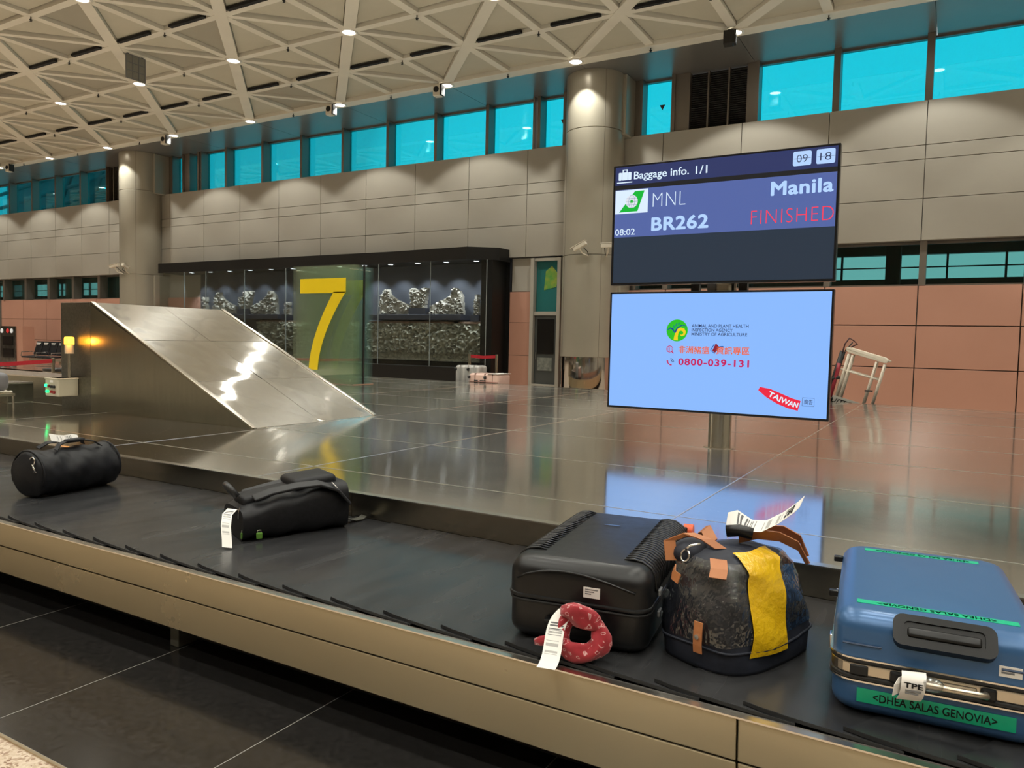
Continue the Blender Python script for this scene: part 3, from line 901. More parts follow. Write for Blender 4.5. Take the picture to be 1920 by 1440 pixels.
E_off = emis('screen_off_black', (.008, .009, .011), 1.0)

us = MB().box(-.928, .928, YS, YS + .07, 1.972 - ZD, 3.02 - ZD).build('upper_screen', M['screen_black'], ds, bevel=.004, seg=1)
us['label'] = 'upper screen with baggage information in white on blue'
R4 = lambda x0, x1, z0, z1: [(x0, z0), (x1, z0), (x1, z1), (x0, z1)]
sc_poly(us, 'title_bar', [R4(-.908, .910, 2.845, 3.003)], E_navy, 0)
sc_poly(us, 'divider_bar', [R4(-.908, .910, 2.806, 2.845)], E_off, 0)
sc_poly(us, 'flight_row', [R4(-.905, .910, 2.392, 2.806)], E_blue, 0)
sc_poly(us, 'empty_row', [R4(-.905, .910, 1.992, 2.392)], E_dark, 0)
sc_poly(us, 'suitcase_icon', [rrect(-.878, -.848, 2.888, 2.956, .008), R4(-.845, -.793, 2.888, 2.956), rrect(-.790, -.760, 2.888, 2.956, .008), R4(-.842, -.832, 2.956, 2.978), R4(-.806, -.796, 2.956, 2.978), R4(-.842, -.796, 2.972, 2.981), R4(-.892, -.750, 2.864, 2.873)], E_white, 2)
st(us, 'Baggage info.', (-.735, -.247, 2.868, 2.955), E_white, .012)
st(us, '1/1', (-.190, -.091, 2.885, 2.952), E_white, .01)
for x0, s in ((.583, '09'), (.755, '18')):
    sc_poly(us, 'clock_tile', [rrect(x0, x0 + .136, 2.874, 2.986, .014)], E_pale, 1)
    st(us, s, (x0 + .028, x0 + .108, 2.900, 2.958), E_ink, -.01)
    sc_poly(us, 'clock_line', [R4(x0 + .006, x0 + .130, 2.928, 2.9305)], E_ink, 3)
lg = sc_poly(us, 'airline_logo_field', [R4(-.902, -.601, 2.597, 2.801)], E_white, 1)
sc_poly(us, 'airline_logo_fin', [[(-.864, 2.610), (-.694, 2.612), (-.634, 2.787), (-.722, 2.786)]], E_green, 2)
GX, GZ, GR = -.749, 2.699, .056
sc_poly(us, 'airline_logo_globe', [circ(GX, GZ, GR)], emis('screen_globe_white', (.75, .78, .85), 1), 3)
gl = []
for q in (-.5, 0, .5):
    hw = math.sqrt(1 - q * q) * GR
    gl += stroke([(GX - hw, GZ + q * GR), (GX + hw, GZ + q * GR)], .0026)
    gl += stroke([(GX + q * GR * math.cos(t), GZ + GR * math.sin(t)) for t in [-PI / 2 + PI * i / 12 for i in range(13)]], .0026)
sc_poly(us, 'airline_logo_grid', gl, E_thin, 4)
star = []
for i in range(16):
    r = .027 if i % 2 == 0 else .010
    star.append((GX + r * math.cos(PI / 8 * i + PI / 2), GZ + r * math.sin(PI / 8 * i + PI / 2)))
sc_poly(us, 'airline_logo_star', [[(GX, GZ), star[i], star[(i + 1) % 16]] for i in range(16)], E_green, 5)
st(us, 'MNL', (-.556, -.268, 2.640, 2.754), E_white, -.022, space=1.1)
st(us, 'BR262', (-.563, -.067, 2.432, 2.550), E_pale, .032, space=1.06)
st(us, '08:02', (-.896, -.711, 2.410, 2.464), E_white, .004)
st(us, 'Manila', (.424, .889, 2.655, 2.768), E_pale, .030, space=1.06)
st(us, 'FINISHED', (.278, .898, 2.440, 2.550), E_red, -.022, space=1.1)

ls = MB().box(-.926, .928, YS, YS + .07, .886 - ZD, 1.912 - ZD).build('lower_screen', M['screen_black'], ds, bevel=.004, seg=1)
ls['label'] = 'lower screen with a pale blue animal health notice'
sc_poly(ls, 'picture', [R4(-.908, .912, .905, 1.896)], E_sky, 0)
AX, AZ, AR = -.303, 1.580, .093
sc_poly(ls, 'agency_logo_disc', [circ(AX, AZ, AR)], E_lgreen, 1)
A_ = lambda u, v: (AX + u * AR, AZ + v * AR)
cur = [A_(-.10, -.90), A_(-.08, -.55), A_(.0, -.2), A_(.14, .03), A_(.36, .12), A_(.60, .05), A_(.72, -.15), A_(.66, -.36), A_(.46, -.46), A_(.30, -.40)]
sc_poly(ls, 'agency_logo_sprout', stroke(cur, [.038, .031, .027, .026, .027, .027, .024, .020, .013, .004]), E_lyel, 2)
sc_poly(ls, 'agency_logo_wing', stroke([A_(-.95, .02), A_(-.66, .2), A_(-.42, .14), A_(-.22, -.22)], [.003, .012, .016, .004]) + stroke([A_(-.2, -.2), A_(.05, .25), A_(.45, .48), A_(.85, .40)], [.016, .010, .007, .003]), E_lblue, 3)
def leaf(cx_, cz_, l, a_):
    return [(cx_ + math.cos(a_) * l * t - math.sin(a_) * w * l, cz_ + math.sin(a_) * l * t + math.cos(a_) * w * l) for t, w in ((-.5, 0), (-.1, -.22), (.2, -.18), (.5, 0), (.2, .18), (-.1, .22))]
sc_poly(ls, 'agency_logo_leaves', [leaf(*A_(-.30, .33), .034, 2.1), leaf(*A_(-.08, .52), .036, 1.2), leaf(*A_(.16, .60), .032, 1.1)], E_teal, 3)
st(ls, 'ANIMAL AND PLANT HEALTH', (-.176, .293, 1.608, 1.634), E_ink, .004)
st(ls, 'INSPECTION AGENCY', (-.176, .166, 1.573, 1.598), E_ink, .004)
st(ls, 'MINISTRY OF AGRICULTURE', (-.176, .284, 1.538, 1.564), E_ink, .004)
st(ls, '非洲豬瘟', (-.285, -.02, 1.386, 1.450), E_orange, .016)
st(ls, '資訊專區', (.036, .308, 1.386, 1.450), E_orange, .016)
sc_poly(ls, 'booklet_mark', [[(.004, 1.414), (.028, 1.398), (.064, 1.444), (.032, 1.478)]], E_maroon, 2)
sc_poly(ls, 'booklet_edge', stroke([(.022, 1.474), (-.010, 1.418), (.026, 1.392)], .006) + stroke([(.062, 1.450), (.095, 1.452)], .006), E_lblue, 2)
mg = [(-.362 + .027 * math.cos(t), 1.420 + .027 * math.sin(t)) for t in [2 * PI * i / 24 for i in range(25)]]
sc_poly(ls, 'search_icon', stroke(mg, .005) + stroke([(-.344, 1.400), (-.328, 1.384)], .009) + stroke([(-.389, 1.42), (-.335, 1.42)], .003) + stroke([(-.362, 1.393), (-.362, 1.447)], .003) + stroke([(-.350 + .0, 1.396), (-.346, 1.42), (-.350, 1.444)], .003) + stroke([(-.374, 1.396), (-.378, 1.42), (-.374, 1.444)], .003), E_mag, 2)
sc_poly(ls, 'phone_icon', stroke([(-.380, 1.322), (-.374, 1.300), (-.356, 1.286), (-.340, 1.284)], [.016, .009, .009, .017]), E_mag, 2)
sc_poly(ls, 'phone_waves', stroke([(-.354 + r * math.cos(t), 1.308 + r * math.sin(t)) for r in (.018,) for t in [0, .3, .6, .9, 1.2, 1.5]], .005) + stroke([(-.354 + .031 * math.cos(t), 1.308 + .031 * math.sin(t)) for t in [0, .3, .6, .9, 1.2, 1.5]], .005), E_ink, 2)
st(ls, '0800-039-131', (-.282, .309, 1.285, 1.344), E_mag, .028, space=1.15)
# the red sash is kept as a plain ribbon; the mascot wearing it is left out
cen = [(.395, 1.118), (.47, 1.085), (.56, 1.042), (.64, 1.012), (.708, .996)]
sc_poly(ls, 'ribbon', stroke(cen, [.03, .075, .088, .086, .082]), E_sash, 2)
def bend(u, v):
    t = min(max((u - .46) / (.70 - .46), 0), 1)
    s = t * 3 + 1; i = min(int(s), 3); f_ = s - i
    px = cen[i][0] * (1 - f_) + cen[i + 1][0] * f_; pz = cen[i][1] * (1 - f_) + cen[i + 1][1] * f_
    dx, dz = cen[i + 1][0] - cen[i][0], cen[i + 1][1] - cen[i][1]; l = math.hypot(dx, dz)
    return (px - dz / l * v, YS - .003, pz + dx / l * v - ZD)
fit_text(ls, 'TAIWAN', bend, (.462, .69, -.022, .022), E_white, .03)
sc_poly(ls, 'caption_frame', stroke([(.730, .998), (.818, .998), (.818, 1.062), (.730, 1.062), (.730, .998)], .003), E_ink, 2)
st(ls, '廣告', (.742, .808, 1.010, 1.050), E_ink, .0)
print('part 3 done')
# ================================================================== DISPLAY CASE WITH OLD CARVINGS
import numpy as np
cs = thing('display_case', 'long black glass fronted display case for old carvings along the wall', 'display case', (-17.5, 17.4, 0))
KO = Vector((-17.5, 17.4, 0))
def K_(mb, name, mt, **k):
    mb.v = [(x - KO.x, y - KO.y, z - KO.z) for x, y, z in mb.v]
    return mb.build(name, mt, cs, **k)
K_(MB().box(-23.3, -10.75, 17.86, 17.97, 0, 3.7), 'back_lining', M['case_dark'])
K_(MB().box(-24.5, -13.95, 17.02, 17.96, 3.62, 3.95), 'head_box', M['case_black'])
K_(MB().add([(-13.95, 17.02, 3.62), (-11.2, 16.80, 3.62), (-10.50, 17.3, 3.62), (-10.50, 17.96, 3.62), (-13.95, 17.96, 3.62), (-13.95, 17.02, 3.95), (-11.2, 16.80, 3.95), (-10.50, 17.3, 3.95), (-10.50, 17.96, 3.95), (-13.95, 17.96, 3.95)],
    [(4, 3, 2, 1, 0), (5, 6, 7, 8, 9), (0, 1, 6, 5), (1, 2, 7, 6), (2, 3, 8, 7), (3, 4, 9, 8)]), 'head_box', M['case_black'])
K_(MB().box(-24.5, -10.7, 17.0, 17.86, 0, .72), 'plinth', M['case_black'])
K_(MB().box(-10.98, -10.62, 17.2, 17.9, .0, 3.62), 'end_panel', M['case_black'])
for x0, x1 in ((-22.4, -18.85), (-15.0, -11.72)):
    K_(MB().box(x0, x1, 17.34, 17.86, 2.02, 2.18), 'shelf', M['shelf'], bevel=.01)
for x in (-20.0, -13.4):
    K_(MB().box(x - .12, x + .12, 17.6, 17.86, 1.2, 2.02), 'shelf_post', M['case_black'])
for x in (-20.55, -13.28):
    K_(MB().box(x - .3, x + .3, 17.4, 17.7, 2.18, 2.36), 'riser', M['shelf'])
for x in (-22.6, -18.6, -11.3):
    K_(MB().box(x - .14, x + .14, 17.4, 17.65, 2.0, 2.16), 'bracket', M['shelf'])
gx = [-24.45, -23.1, -21.96, -20.05, -18.16, -16.28, -14.4, -12.54, -10.70]
for x0, x1 in zip(gx[:-1], gx[1:]):
    K_(MB().box(x0 + .006, x1 - .006, 17.03, 17.042, .72, 3.62), 'glass_pane', M['case_glass'])
    K_(MB().box(x1 - .007, x1 + .007, 17.028, 17.046, .72, 3.62), 'glass_edge', mat('glass_edge_grey', (.25, .28, .28), .2))
cl = bpy.data.lights.new('case_lamp', 'SPOT'); cl.energy = 150; cl.color = (.86, .93, 1.0); cl.spot_size = math.radians(95); cl.spot_blend = .6; cl.shadow_soft_size = .05
cl_me = MB().lathe([(.085, 0), (.085, -.008), (.001, -.014)], n=20, caps=False).mesh('lens', mat('case_lamp_lens', (.9, .9, .9), .5, emit=(.95, .97, 1), estr=6.0), True)
cr_me = MB().lathe([(.085, .0), (.085, -.014), (.105, -.014), (.105, .0)], n=20, caps=False).mesh('rim', M['black'], True)
for k in range(13):
    x = -23.0 + k * .985
    t = thing('case_lamp', 'small white spot lamp under the black head of the display case, %s from the left' % ORD[k], 'lamp', (x, 17.25, 3.618), 0, 'spot lamps in the display case')
    o = bpy.data.objects.new('lens', cl_me); link(o, t)
    o = bpy.data.objects.new('rim', cr_me); link(o, t)
    l = bpy.data.objects.new('lamp', cl); link(l, t); l.location = (0, 0, -.03); l.rotation_euler = (math.radians(14), 0, 0)

def relief(w, h, res, mask, seed, amp, nring, rlo, rhi, th):
    """carved slab: rings, curls and knobs raised from a masked outline; front faces -y"""
    rs = np.random.RandomState(seed)
    nx, nz = int(w / res), int(h / res)
    X, Z = np.meshgrid(np.linspace(-w / 2, w / 2, nx + 1), np.linspace(0, h, nz + 1))
    Hh = .12 * rs.rand(nz + 1, nx + 1)
    for _ in range(nring):
        cx_, cz_ = rs.uniform(-w / 2, w / 2), rs.uniform(0, h); R = rs.uniform(rlo, rhi)
        ang = rs.uniform(0, PI); e = rs.uniform(.6, 1.0)
        dx, dz = X - cx_, Z - cz_
        a_, b_ = dx * math.cos(ang) + dz * math.sin(ang), (-dx * math.sin(ang) + dz * math.cos(ang)) / e
        d = np.sqrt(a_ * a_ + b_ * b_)
        if rs.rand() < .62:
            th_ = np.arctan2(b_, a_)
            rr = R * (.72 + .28 * (th_ + PI) / (2 * PI))
            p = np.exp(-((d - rr) / (.22 * R)) ** 2) * rs.uniform(.6, 1.0)
            p = np.maximum(p, np.exp(-(d / (.26 * R)) ** 2) * .9)
        else:
            p = np.sqrt(np.clip(1 - (d / (R * .55)) ** 2, 0, 1)) * rs.uniform(.6, 1.0)
        Hh = np.maximum(Hh, p)
    m = MB(); keep = {}
    def vid(i, j):
        if (i, j) not in keep:
            keep[(i, j)] = len(m.v); m.v.append((float(X[j, i]), float(-amp * Hh[j, i]), float(Z[j, i])))
        return keep[(i, j)]
    back = {}
    def bid(i, j):
        if (i, j) not in back:
            back[(i, j)] = len(m.v); m.v.append((float(X[j, i]), th, float(Z[j, i])))
        return back[(i, j)]
    ok = lambda i, j: 0 <= i < nx and 0 <= j < nz and mask((X[j, i] + X[j, i + 1]) / 2 / w + .5, (Z[j, i] + Z[j + 1, i]) / 2 / h)
    OK = [[ok(i, j) for i in range(nx)] for j in range(nz)]
    g = lambda i, j: 0 <= i < nx and 0 <= j < nz and OK[j][i]
    for j in range(nz):
        for i in range(nx):
            if not OK[j][i]: continue
            m.f.append((vid(i, j), vid(i + 1, j), vid(i + 1, j + 1), vid(i, j + 1)))
            for (di, dj, p, q) in ((-1, 0, (i, j + 1), (i, j)), (1, 0, (i + 1, j), (i + 1, j + 1)), (0, -1, (i, j), (i + 1, j)), (0, 1, (i + 1, j + 1), (i, j + 1))):
                if not g(i + di, j + dj):
                    m.f.append((vid(*p), bid(*p), bid(*q), vid(*q)))
    return m
def gable(u, v):                      # tall at the left, sweeping down to the right
    top = 1.0 - ((u - .26) / .15) ** 2 * .22 if u < .34 else .86 - .52 * ((u - .34) / .66) ** .62
    if u < .12: top = .60 + u * 2.4
    if abs(u - .27) < .05: top = 1.0
    return v < top and u > .06 * v - .0
def gable_m(u, v): return gable(1 - u, v)
def plaque(u, v):
    return .10 * (1 - v) < u < 1 - .14 * (1 - v) and v < .93 + .07 * math.sin(u * 9)
def broken(u, v):
    return .16 * (1 - v) < u < 1 - .2 * (1 - v) and not (u < .42 and v > .62 + .2 * u)
def figure(u, v):
    return abs(u - .5) < (.5 if v < .55 else (.30 if v < .72 else .42))
def carve(name, label, cat, x, y, z, w, h, mask, seed, mt='stone', n=70, r=(.05, .11), amp=.10, res=.02, th=.09):
    o = relief(w, h, res, mask, seed, amp, n, r[0], r[1], th).build(name, M[mt], None, angle=60, loc=(x, y, z))
    return tag(o, label, cat, 'old carvings in the display case')
carve('carved_gable_end', 'pale carved gable end tall on its left, left of the number seven sign', 'carving', -21.58, 17.5, 2.18, 1.16, .75, gable, 3)
carve('carved_gable_end', 'pale carved gable end tall on its right, left of the number seven sign', 'carving', -19.64, 17.5, 2.18, 1.20, .77, gable_m, 4)
carve('carved_plaque', 'broken carved block between two gable ends, left of the seven sign', 'carving', -20.55, 17.5, 2.36, .70, .60, broken, 5, n=45)
carve('carved_gable_end', 'pale carved gable end tall on its left, right of the number seven sign', 'carving', -14.17, 17.5, 2.18, 1.16, .74, gable, 6)
carve('carved_gable_end', 'pale carved gable end tall on its right, right of the number seven sign', 'carving', -12.30, 17.5, 2.18, 1.14, .74, gable_m, 8)
carve('carved_plaque', 'carved fan shaped block between two gable ends, right of the seven sign', 'carving', -13.28, 17.5, 2.36, .64, .58, plaque, 9, n=45)
carve('carved_figure', 'small grey carved post figure at the left end of the shelf', 'carving', -22.6, 17.5, 2.16, .20, .62, figure, 10, n=14, r=(.03, .06), res=.014)
carve('carved_figure', 'small pale carved bird figure just left of the number seven sign', 'carving', -18.58, 17.5, 2.16, .24, .42, figure, 11, n=12, r=(.03, .06), res=.014)
carve('carved_figure', 'small carved post figure at the right end of the display case', 'carving', -11.3, 17.5, 2.16, .17, .57, figure, 12, n=14, r=(.03, .05), res=.014)
full = lambda u, v: True
for x, lab, sd in ((-17.75, 'long carved frieze panel left of the seven sign, mostly behind the chute', 20), (-13.05, 'long carved frieze panel of leaves and curls right of the seven sign', 21)):
    t = thing('carved_frieze', lab, 'carving', (x, 17.5, .72), 0, 'old carvings in the display case')
    o = relief(4.3, .86, .028, full, sd, .17, 330, .06, .17, .1).build('relief', M['stone_green'], t, angle=70); o.location = (0, 0, .36)
    rail = MB().box(-2.15, 2.15, -.03, .1, .14, .36)
    rail.build('lower_rail', M['stone_green'], t, bevel=.01)
    for q in range(9):
        relief(.42, .12, .02, lambda u, v: abs(u - .5) < .5 * (.35 + .65 * v), 60 + q, .05, 12, .03, .06, .02).build('rosette', M['stone_green'], t, loc=(-1.9 + q * .475, -.03, .19), angle=60)
    MB().box(-2.05, .95, -.07, .1, 1.20, 1.26).build('upper_rail', M['wood_rail'], t, bevel=.006)
    MB().box(1.2, 2.15, -.07, .1, 1.20, 1.26).build('upper_rail', M['wood_rail'], t, bevel=.006)
    MB().box(-2.1, 2.1, .0, .1, 0, .14).build('footing', M['case_black'], t)

# ================================================================== SMALL FIXTURES
def cctv(loc, rz, tilt, label, to, ln=.36):
    dv = Vector(to) - Vector(loc); arm = Matrix.Rotation(-rz, 3, 'Z') @ dv
    t = thing('security_camera', label, 'camera', loc, rz)
    rm = Matrix.Rotation(tilt, 3, 'Y')
    MB().cbox((0, 0, 0), (ln, .10, .09), rm).build('housing', M['cctv'], t, bevel=.012)
    MB().cbox(rm @ Vector((-.02, 0, .055)), (ln + .06, .125, .014), rm).build('sun_shield', M['cctv'], t, bevel=.004)
    MB().cyl(rm @ Vector((-ln / 2 - .006, 0, 0)), rm @ Vector((-ln / 2 + .01, 0, 0)), .04, n=16).build('lens', M['black'], t)
    a_ = Vector(arm)
    MB().tube([(0, 0, -.05), (a_.x * .3, a_.y * .3, a_.z * .8), (a_.x, a_.y, a_.z)], .016, 8).build('arm', M['cctv'], t)
    MB().tube([(.1, 0, -.04), (.15, a_.y * .4, a_.z * .6), (a_.x, a_.y, a_.z)], .010, 6).build('cable', M['black'], t)
    return t
cctv((-7.72, 16.42, 3.76), 0, -.45, 'white bullet security camera tilted down on the big column', (-7.62, 16.71, 3.56))
cctv((-7.06, 16.60, 3.77), PI, .0, 'white security camera level beside the upper screen, on the big column', (-7.28, 16.97, 3.56))
cctv((-25.56, 16.45, 3.84), -PI / 2 + .5, -.25, 'cream security camera facing out from the distant column', (-25.75, 16.74, 3.60))
cctv((-26.10, 16.40, 3.86), .1, -.15, 'thin cream security camera pointing left from the distant column', (-25.95, 16.69, 3.60), ln=.44)

for i, x in enumerate((-4.24, -11.59, -15.27, -22.55, -32.15)):
    t = thing('ceiling_speaker', 'small black and white speaker box under the ceiling edge, %s from the right' % ORD[i], 'speaker', (x, 15.93, 7.97), .15, 'speakers under the ceiling edge')
    MB().box(-.10, .10, -.10, .10, -.32, -.03).build('cabinet', M['cctv'] if i else M['black'], t, bevel=.02)
    MB().box(.101, .15, -.09, .09, -.30, -.04).build('side_cover', M['black'], t)
    MB().prism(circ(0, -.16, .075, 20), lambda u, v, w: (u, w, v * 1.0), -.108, -.10).build('grille', M['black'], t)
    MB().box(-.02, .02, -.02, .02, -.04, .0).build('bracket', M['black'], t)

sp_me = MB().lathe([(.012, 0), (.012, -.05), (.035, -.055), (.035, -.062), (.014, -.066), (.014, -.085), (.028, -.088), (.028, -.092)], n=10).mesh('sprinkler', M['black'])
for j in range(0, NJ):
    for i in range(NX0, NX1 + 1):
        if (i + j) % 2 == 0 or (j % 2 == 0 and i % 2 == 0): continue
        x, y = PX0 + i * H, PY0 - j * H
        o = bpy.data.objects.new('sprinkler', sp_me); link(o); o.location = (x, y, ZC if j else ZC - .03)
        tag(o, 'small black sprinkler head under a joint of the ceiling grid', 'sprinkler', 'sprinkler heads in the ceiling grid')

t = thing('hanging_hatch', 'square grey perforated hatch hanging open from the ceiling', 'hatch', (-16.95, 11.2, 8.0))
MB().box(-.015, .015, -.24, .24, -.57, -.02).build('panel', vary('hatch_grey', (.20, .19, .16), (.26, .24, .2), 60, .6), t)
fr = MB()
for q in (-.24, -.08, .08, .24): fr.box(.015, .024, q - .008, q + .008, -.57, -.02)
for q in (-.57, -.38, -.2, -.02): fr.box(.015, .024, -.24, .24, q - .008, q + .008)
fr.build('grid', M['grey'], t)
MB().box(-.01, .01, -.2, -.16, -.03, .02).box(-.01, .01, .16, .2, -.03, .02).build('hinge', M['black'], t)

# ---- bench of seats, cabinet, barriers and conveyor covers on the left
bn = thing('seat_bench', 'row of four black airport seats against the peach wall', 'bench', (-30.2, 16.2, 0))
MB().box(-1.1, 1.1, -.06, .04, .32, .40).build('beam', M['pole'], bn)
for x in (-.95, .95):
    MB().box(x - .03, x + .03, -.3, .3, 0, .05).box(x - .03, x + .03, -.05, .05, .05, .33).build('leg', M['pole'], bn)
for k in range(4):
    x = -.78 + k * .52
    MB().cbox((x, -.18, .47), (.47, .46, .06), Matrix.Rotation(.06, 3, 'X')).build('seat', M['fabric_black'], bn, bevel=.02)
    b_ = MB().cbox((x, .14, .80), (.47, .05, .55), Matrix.Rotation(-.28, 3, 'X')).build('backrest', M['fabric_black'], bn, bevel=.02)
    MB().cbox((x, .175, 1.0), (.30, .004, .03), Matrix.Rotation(-.28, 3, 'X')).cbox((x, .16, .95), (.22, .004, .015), Matrix.Rotation(-.28, 3, 'X')).build('print', M['white'], b_, loc=(0, -.04, -.005))
for k in range(3):
    x = -1.04 + k * 1.04
    MB().tube([(x, -.4, .48), (x, -.38, .64), (x, .05, .66), (x, .1, .5)], .015, 8).build('armrest', M['chrome_small'], bn)

kb = thing('hydrant_cabinet', 'dark steel wall cabinet with red and white lamps left of the black seats', 'cabinet', (-33.1, 16.6, 0))
MB().box(-.78, .36, -.25, .25, 0, 1.64).build('body', vary('cabinet_steel', (.10, .09, .085), (.30, .28, .26), 3, .15, .9), kb, bevel=.01)
MB().box(.36, .82, -.2, .25, 0, 1.64).build('side_box', M['peach'], kb)
for x, c_ in ((-.65, (.7, .7, .7)), (-.2, (.6, .03, .03)), (.1, (.7, .7, .7))):
    MB().cyl((x, -.27, 1.45), (x, -.25, 1.45), .09, n=16).build('lamp_button', mat('cab_btn', c_, .3, emit=c_, estr=.4), kb)
for z in (1.05, .55):
    MB().box(-.6, .2, -.262, -.25, z - .18, z + .18).build('door', mat('cab_door', (.06, .05, .05), .1, .8), kb)

red = mat('red_barrier_tape', (.45, .012, .025), .5)
def barrier(pts, label, hgt=.93):
    t = thing('queue_barrier', label, 'barrier', (pts[0][0], pts[0][1], 0))
    x0, y0 = pts[0]
    for x, y in pts:
        MB().lathe([(.16, 0), (.16, .02), (.03, .035), (.03, hgt - .08), (.036, hgt - .08), (.036, hgt + .02), (.01, hgt + .03)], c=(x - x0, y - y0, 0), n=16).build('post', M['pole'], t, angle=30)
    for (xa, ya), (xb, yb) in zip(pts[:-1], pts[1:]):
        MB().ribbon([(xa - x0, ya - y0, hgt - .03), ((xa + xb) / 2 - x0, (ya + yb) / 2 - y0, hgt - .05), (xb - x0, yb - y0, hgt - .03)], (0, 0, 1), .07, .004).build('tape', red, t)
barrier([(-14.6, 7.95), (-13.3, 5.75)], 'steel queue barrier with red tape at the far left behind the chute')
barrier([(-10.02, 15.25), (-9.38, 15.45)], 'short queue barrier with red tape behind the pink suitcase', 1.12)

t = thing('conveyor_wall', 'low steel conveyor wall running left from the chute', 'conveyor', (-11.5, 5.4, ZD))
MB().box(-.93, 2.78, -.06, .5, 0, .27).build('wall', M['side_steel'], t)
MB().box(-.93, 2.78, -.08, .5, .27, .285).build('cap', M['edge'], t)
t = thing('steel_box', 'small plain steel box on the deck left of the chute', 'box', (-9.85, 4.86, ZD))
MB().box(-.2, .2, -.14, .16, 0, .235).build('body', M['side_steel'], t, bevel=.006)
MB().box(-.2, .2, -.14, .16, .235, .243).build('top', M['edge'], t)
t = thing('conveyor_cover', 'grey steel conveyor cover behind the red barrier tape', 'conveyor', (-17, 9.5, 0))
MB().box(-4.5, 1.9, -.9, .9, 0, .62).build('body', M['side_steel'], t)
MB().box(-4.5, 1.9, -.92, .92, .62, .64).build('top', M['ramp_steel'], t)
t = thing('roller_frame', 'small steel roller frame on the deck at the left picture edge', 'frame', (-9.33, 4.42, ZD))
MB().box(-.3, .26, -.10, .10, .13, .16).build('bed', M['edge'], t)
for x in (-.28, .24):
    for y in (-.09, .09): MB().cyl((x, y, 0), (x, y, .13), .014, n=8).build('leg', M['pole'], t)
for k in range(5): MB().cyl((-.24 + k * .11, -.095, .17), (-.24 + k * .11, .095, .17), .018, n=10).build('roller', M['pole'], t)
t = thing('grey_bag', 'rounded grey bag on the roller frame at the left picture edge', 'bag', (-9.36, 4.42, ZD + .188))
MB().box(-.22, .20, -.10, .10, 0, .20).build('body', mat('grey_nylon', (.16, .16, .17), .6), t, bevel=.06, seg=4)
MB().tube([(-.1, 0, .195), (-.06, 0, .225), (.06, 0, .225), (.1, 0, .195)], .010, 8).build('handle', M['black'], t, smooth=True)
t = thing('metal_bin', 'polished steel bin standing beside the barrier post', 'bin', (-15.1, 8.3, 0))
MB().lathe([(.24, 0), (.24, .7), (.20, .72)], n=24).build('body', M['chrome'], t, angle=30)
MB().lathe([(.245, .68), (.25, .73), (.2, .74)], n=24).build('rim', M['black'], t, angle=30)
print('part 4 done')
# ================================================================== LUGGAGE
ZP = ZB + .012                      # top of the belt plates
def tag_mat():
    m = mat('bag_tag_paper', (.80, .77, .72), .55)
    nt = m.node_tree
    tc = nt.nodes.new('ShaderNodeTexCoord'); sx = nt.nodes.new('ShaderNodeSeparateXYZ'); nt.links.new(tc.outputs['UV'], sx.inputs[0])
    def math_(op, a_, b_=None):
        n = nt.nodes.new('ShaderNodeMath'); n.operation = op
        for i, q in enumerate((a_, b_)):
            if q is None: continue
            if isinstance(q, (int, float)): n.inputs[i].default_value = q
            else: nt.links.new(q, n.inputs[i])
        return n.outputs[0]
    u, v = sx.outputs[0], sx.outputs[1]
    def band(lo, hi, c_): return math_('MULTIPLY', math_('GREATER_THAN', c_, lo), math_('LESS_THAN', c_, hi))
    wn = nt.nodes.new('ShaderNodeTexWhiteNoise'); wn.noise_dimensions = '1D'
    nt.links.new(math_('FLOOR', math_('MULTIPLY', u, 120.0)), wn.inputs['W'])
    bars = math_('MULTIPLY', math_('GREATER_THAN', wn.outputs['Value'], .5), math_('MULTIPLY', band(.22, .46, u), band(.12, .88, v)))
    wn2 = nt.nodes.new('ShaderNodeTexWhiteNoise'); wn2.noise_dimensions = '1D'
    nt.links.new(math_('FLOOR', math_('MULTIPLY', u, 60.0)), wn2.inputs['W'])
    lines = math_('MULTIPLY', math_('GREATER_THAN', wn2.outputs['Value'], .45), math_('MULTIPLY', band(.54, .76, u), band(.10, .8, v)))
    ink = math_('MAXIMUM', bars, math_('MULTIPLY', lines, .55))
    mx = nt.nodes.new('ShaderNodeMix'); mx.data_type = 'RGBA'
    mx.inputs[6].default_value = (.80, .77, .72, 1); mx.inputs[7].default_value = (.10, .10, .10, 1)
    nt.links.new(ink, mx.inputs[0]); setin(m, 'Base Color', mx.outputs[2])
    return m
M['tag'] = tag_mat()
ink = mat('black_print', (.02, .02, .02), .5)
def tag_text(tg_, pts, side, width, u0, u1, sgn=1, flip_=1, s_='TPE'):
    pts = [Vector(p) for p in pts]
    Ls = [0.0]
    for i in range(1, len(pts)): Ls.append(Ls[-1] + (pts[i] - pts[i - 1]).length)
    sides = side if isinstance(side[0], (list, tuple)) else [side] * len(pts)
    def fn(a_, b_):
        q = (u0 + (u1 - u0) * b_) * Ls[-1]
        i = max(k for k in range(len(pts) - 1) if Ls[k] <= q + 1e-9)
        f_ = (q - Ls[i]) / (Ls[i + 1] - Ls[i])
        sd_ = Vector(sides[i]).lerp(Vector(sides[i + 1]), f_).normalized()
        d_ = (pts[min(i + 1, len(pts) - 1)] - pts[i]).normalized()
        return pts[i].lerp(pts[i + 1], f_) + sd_ * (a_ * flip_ * width) + d_.cross(sd_).normalized() * (.0022 * sgn)
    return fit_text(tg_, s_, fn, (-.36, .36, 0, 1), ink, .03)
def bag_tag(parent, pts, side, width, textpos=None, name='baggage_tag'):
    o = MB().ribbon(pts, side, width, .0012).build(name, M['tag'], parent, angle=70)
    return o

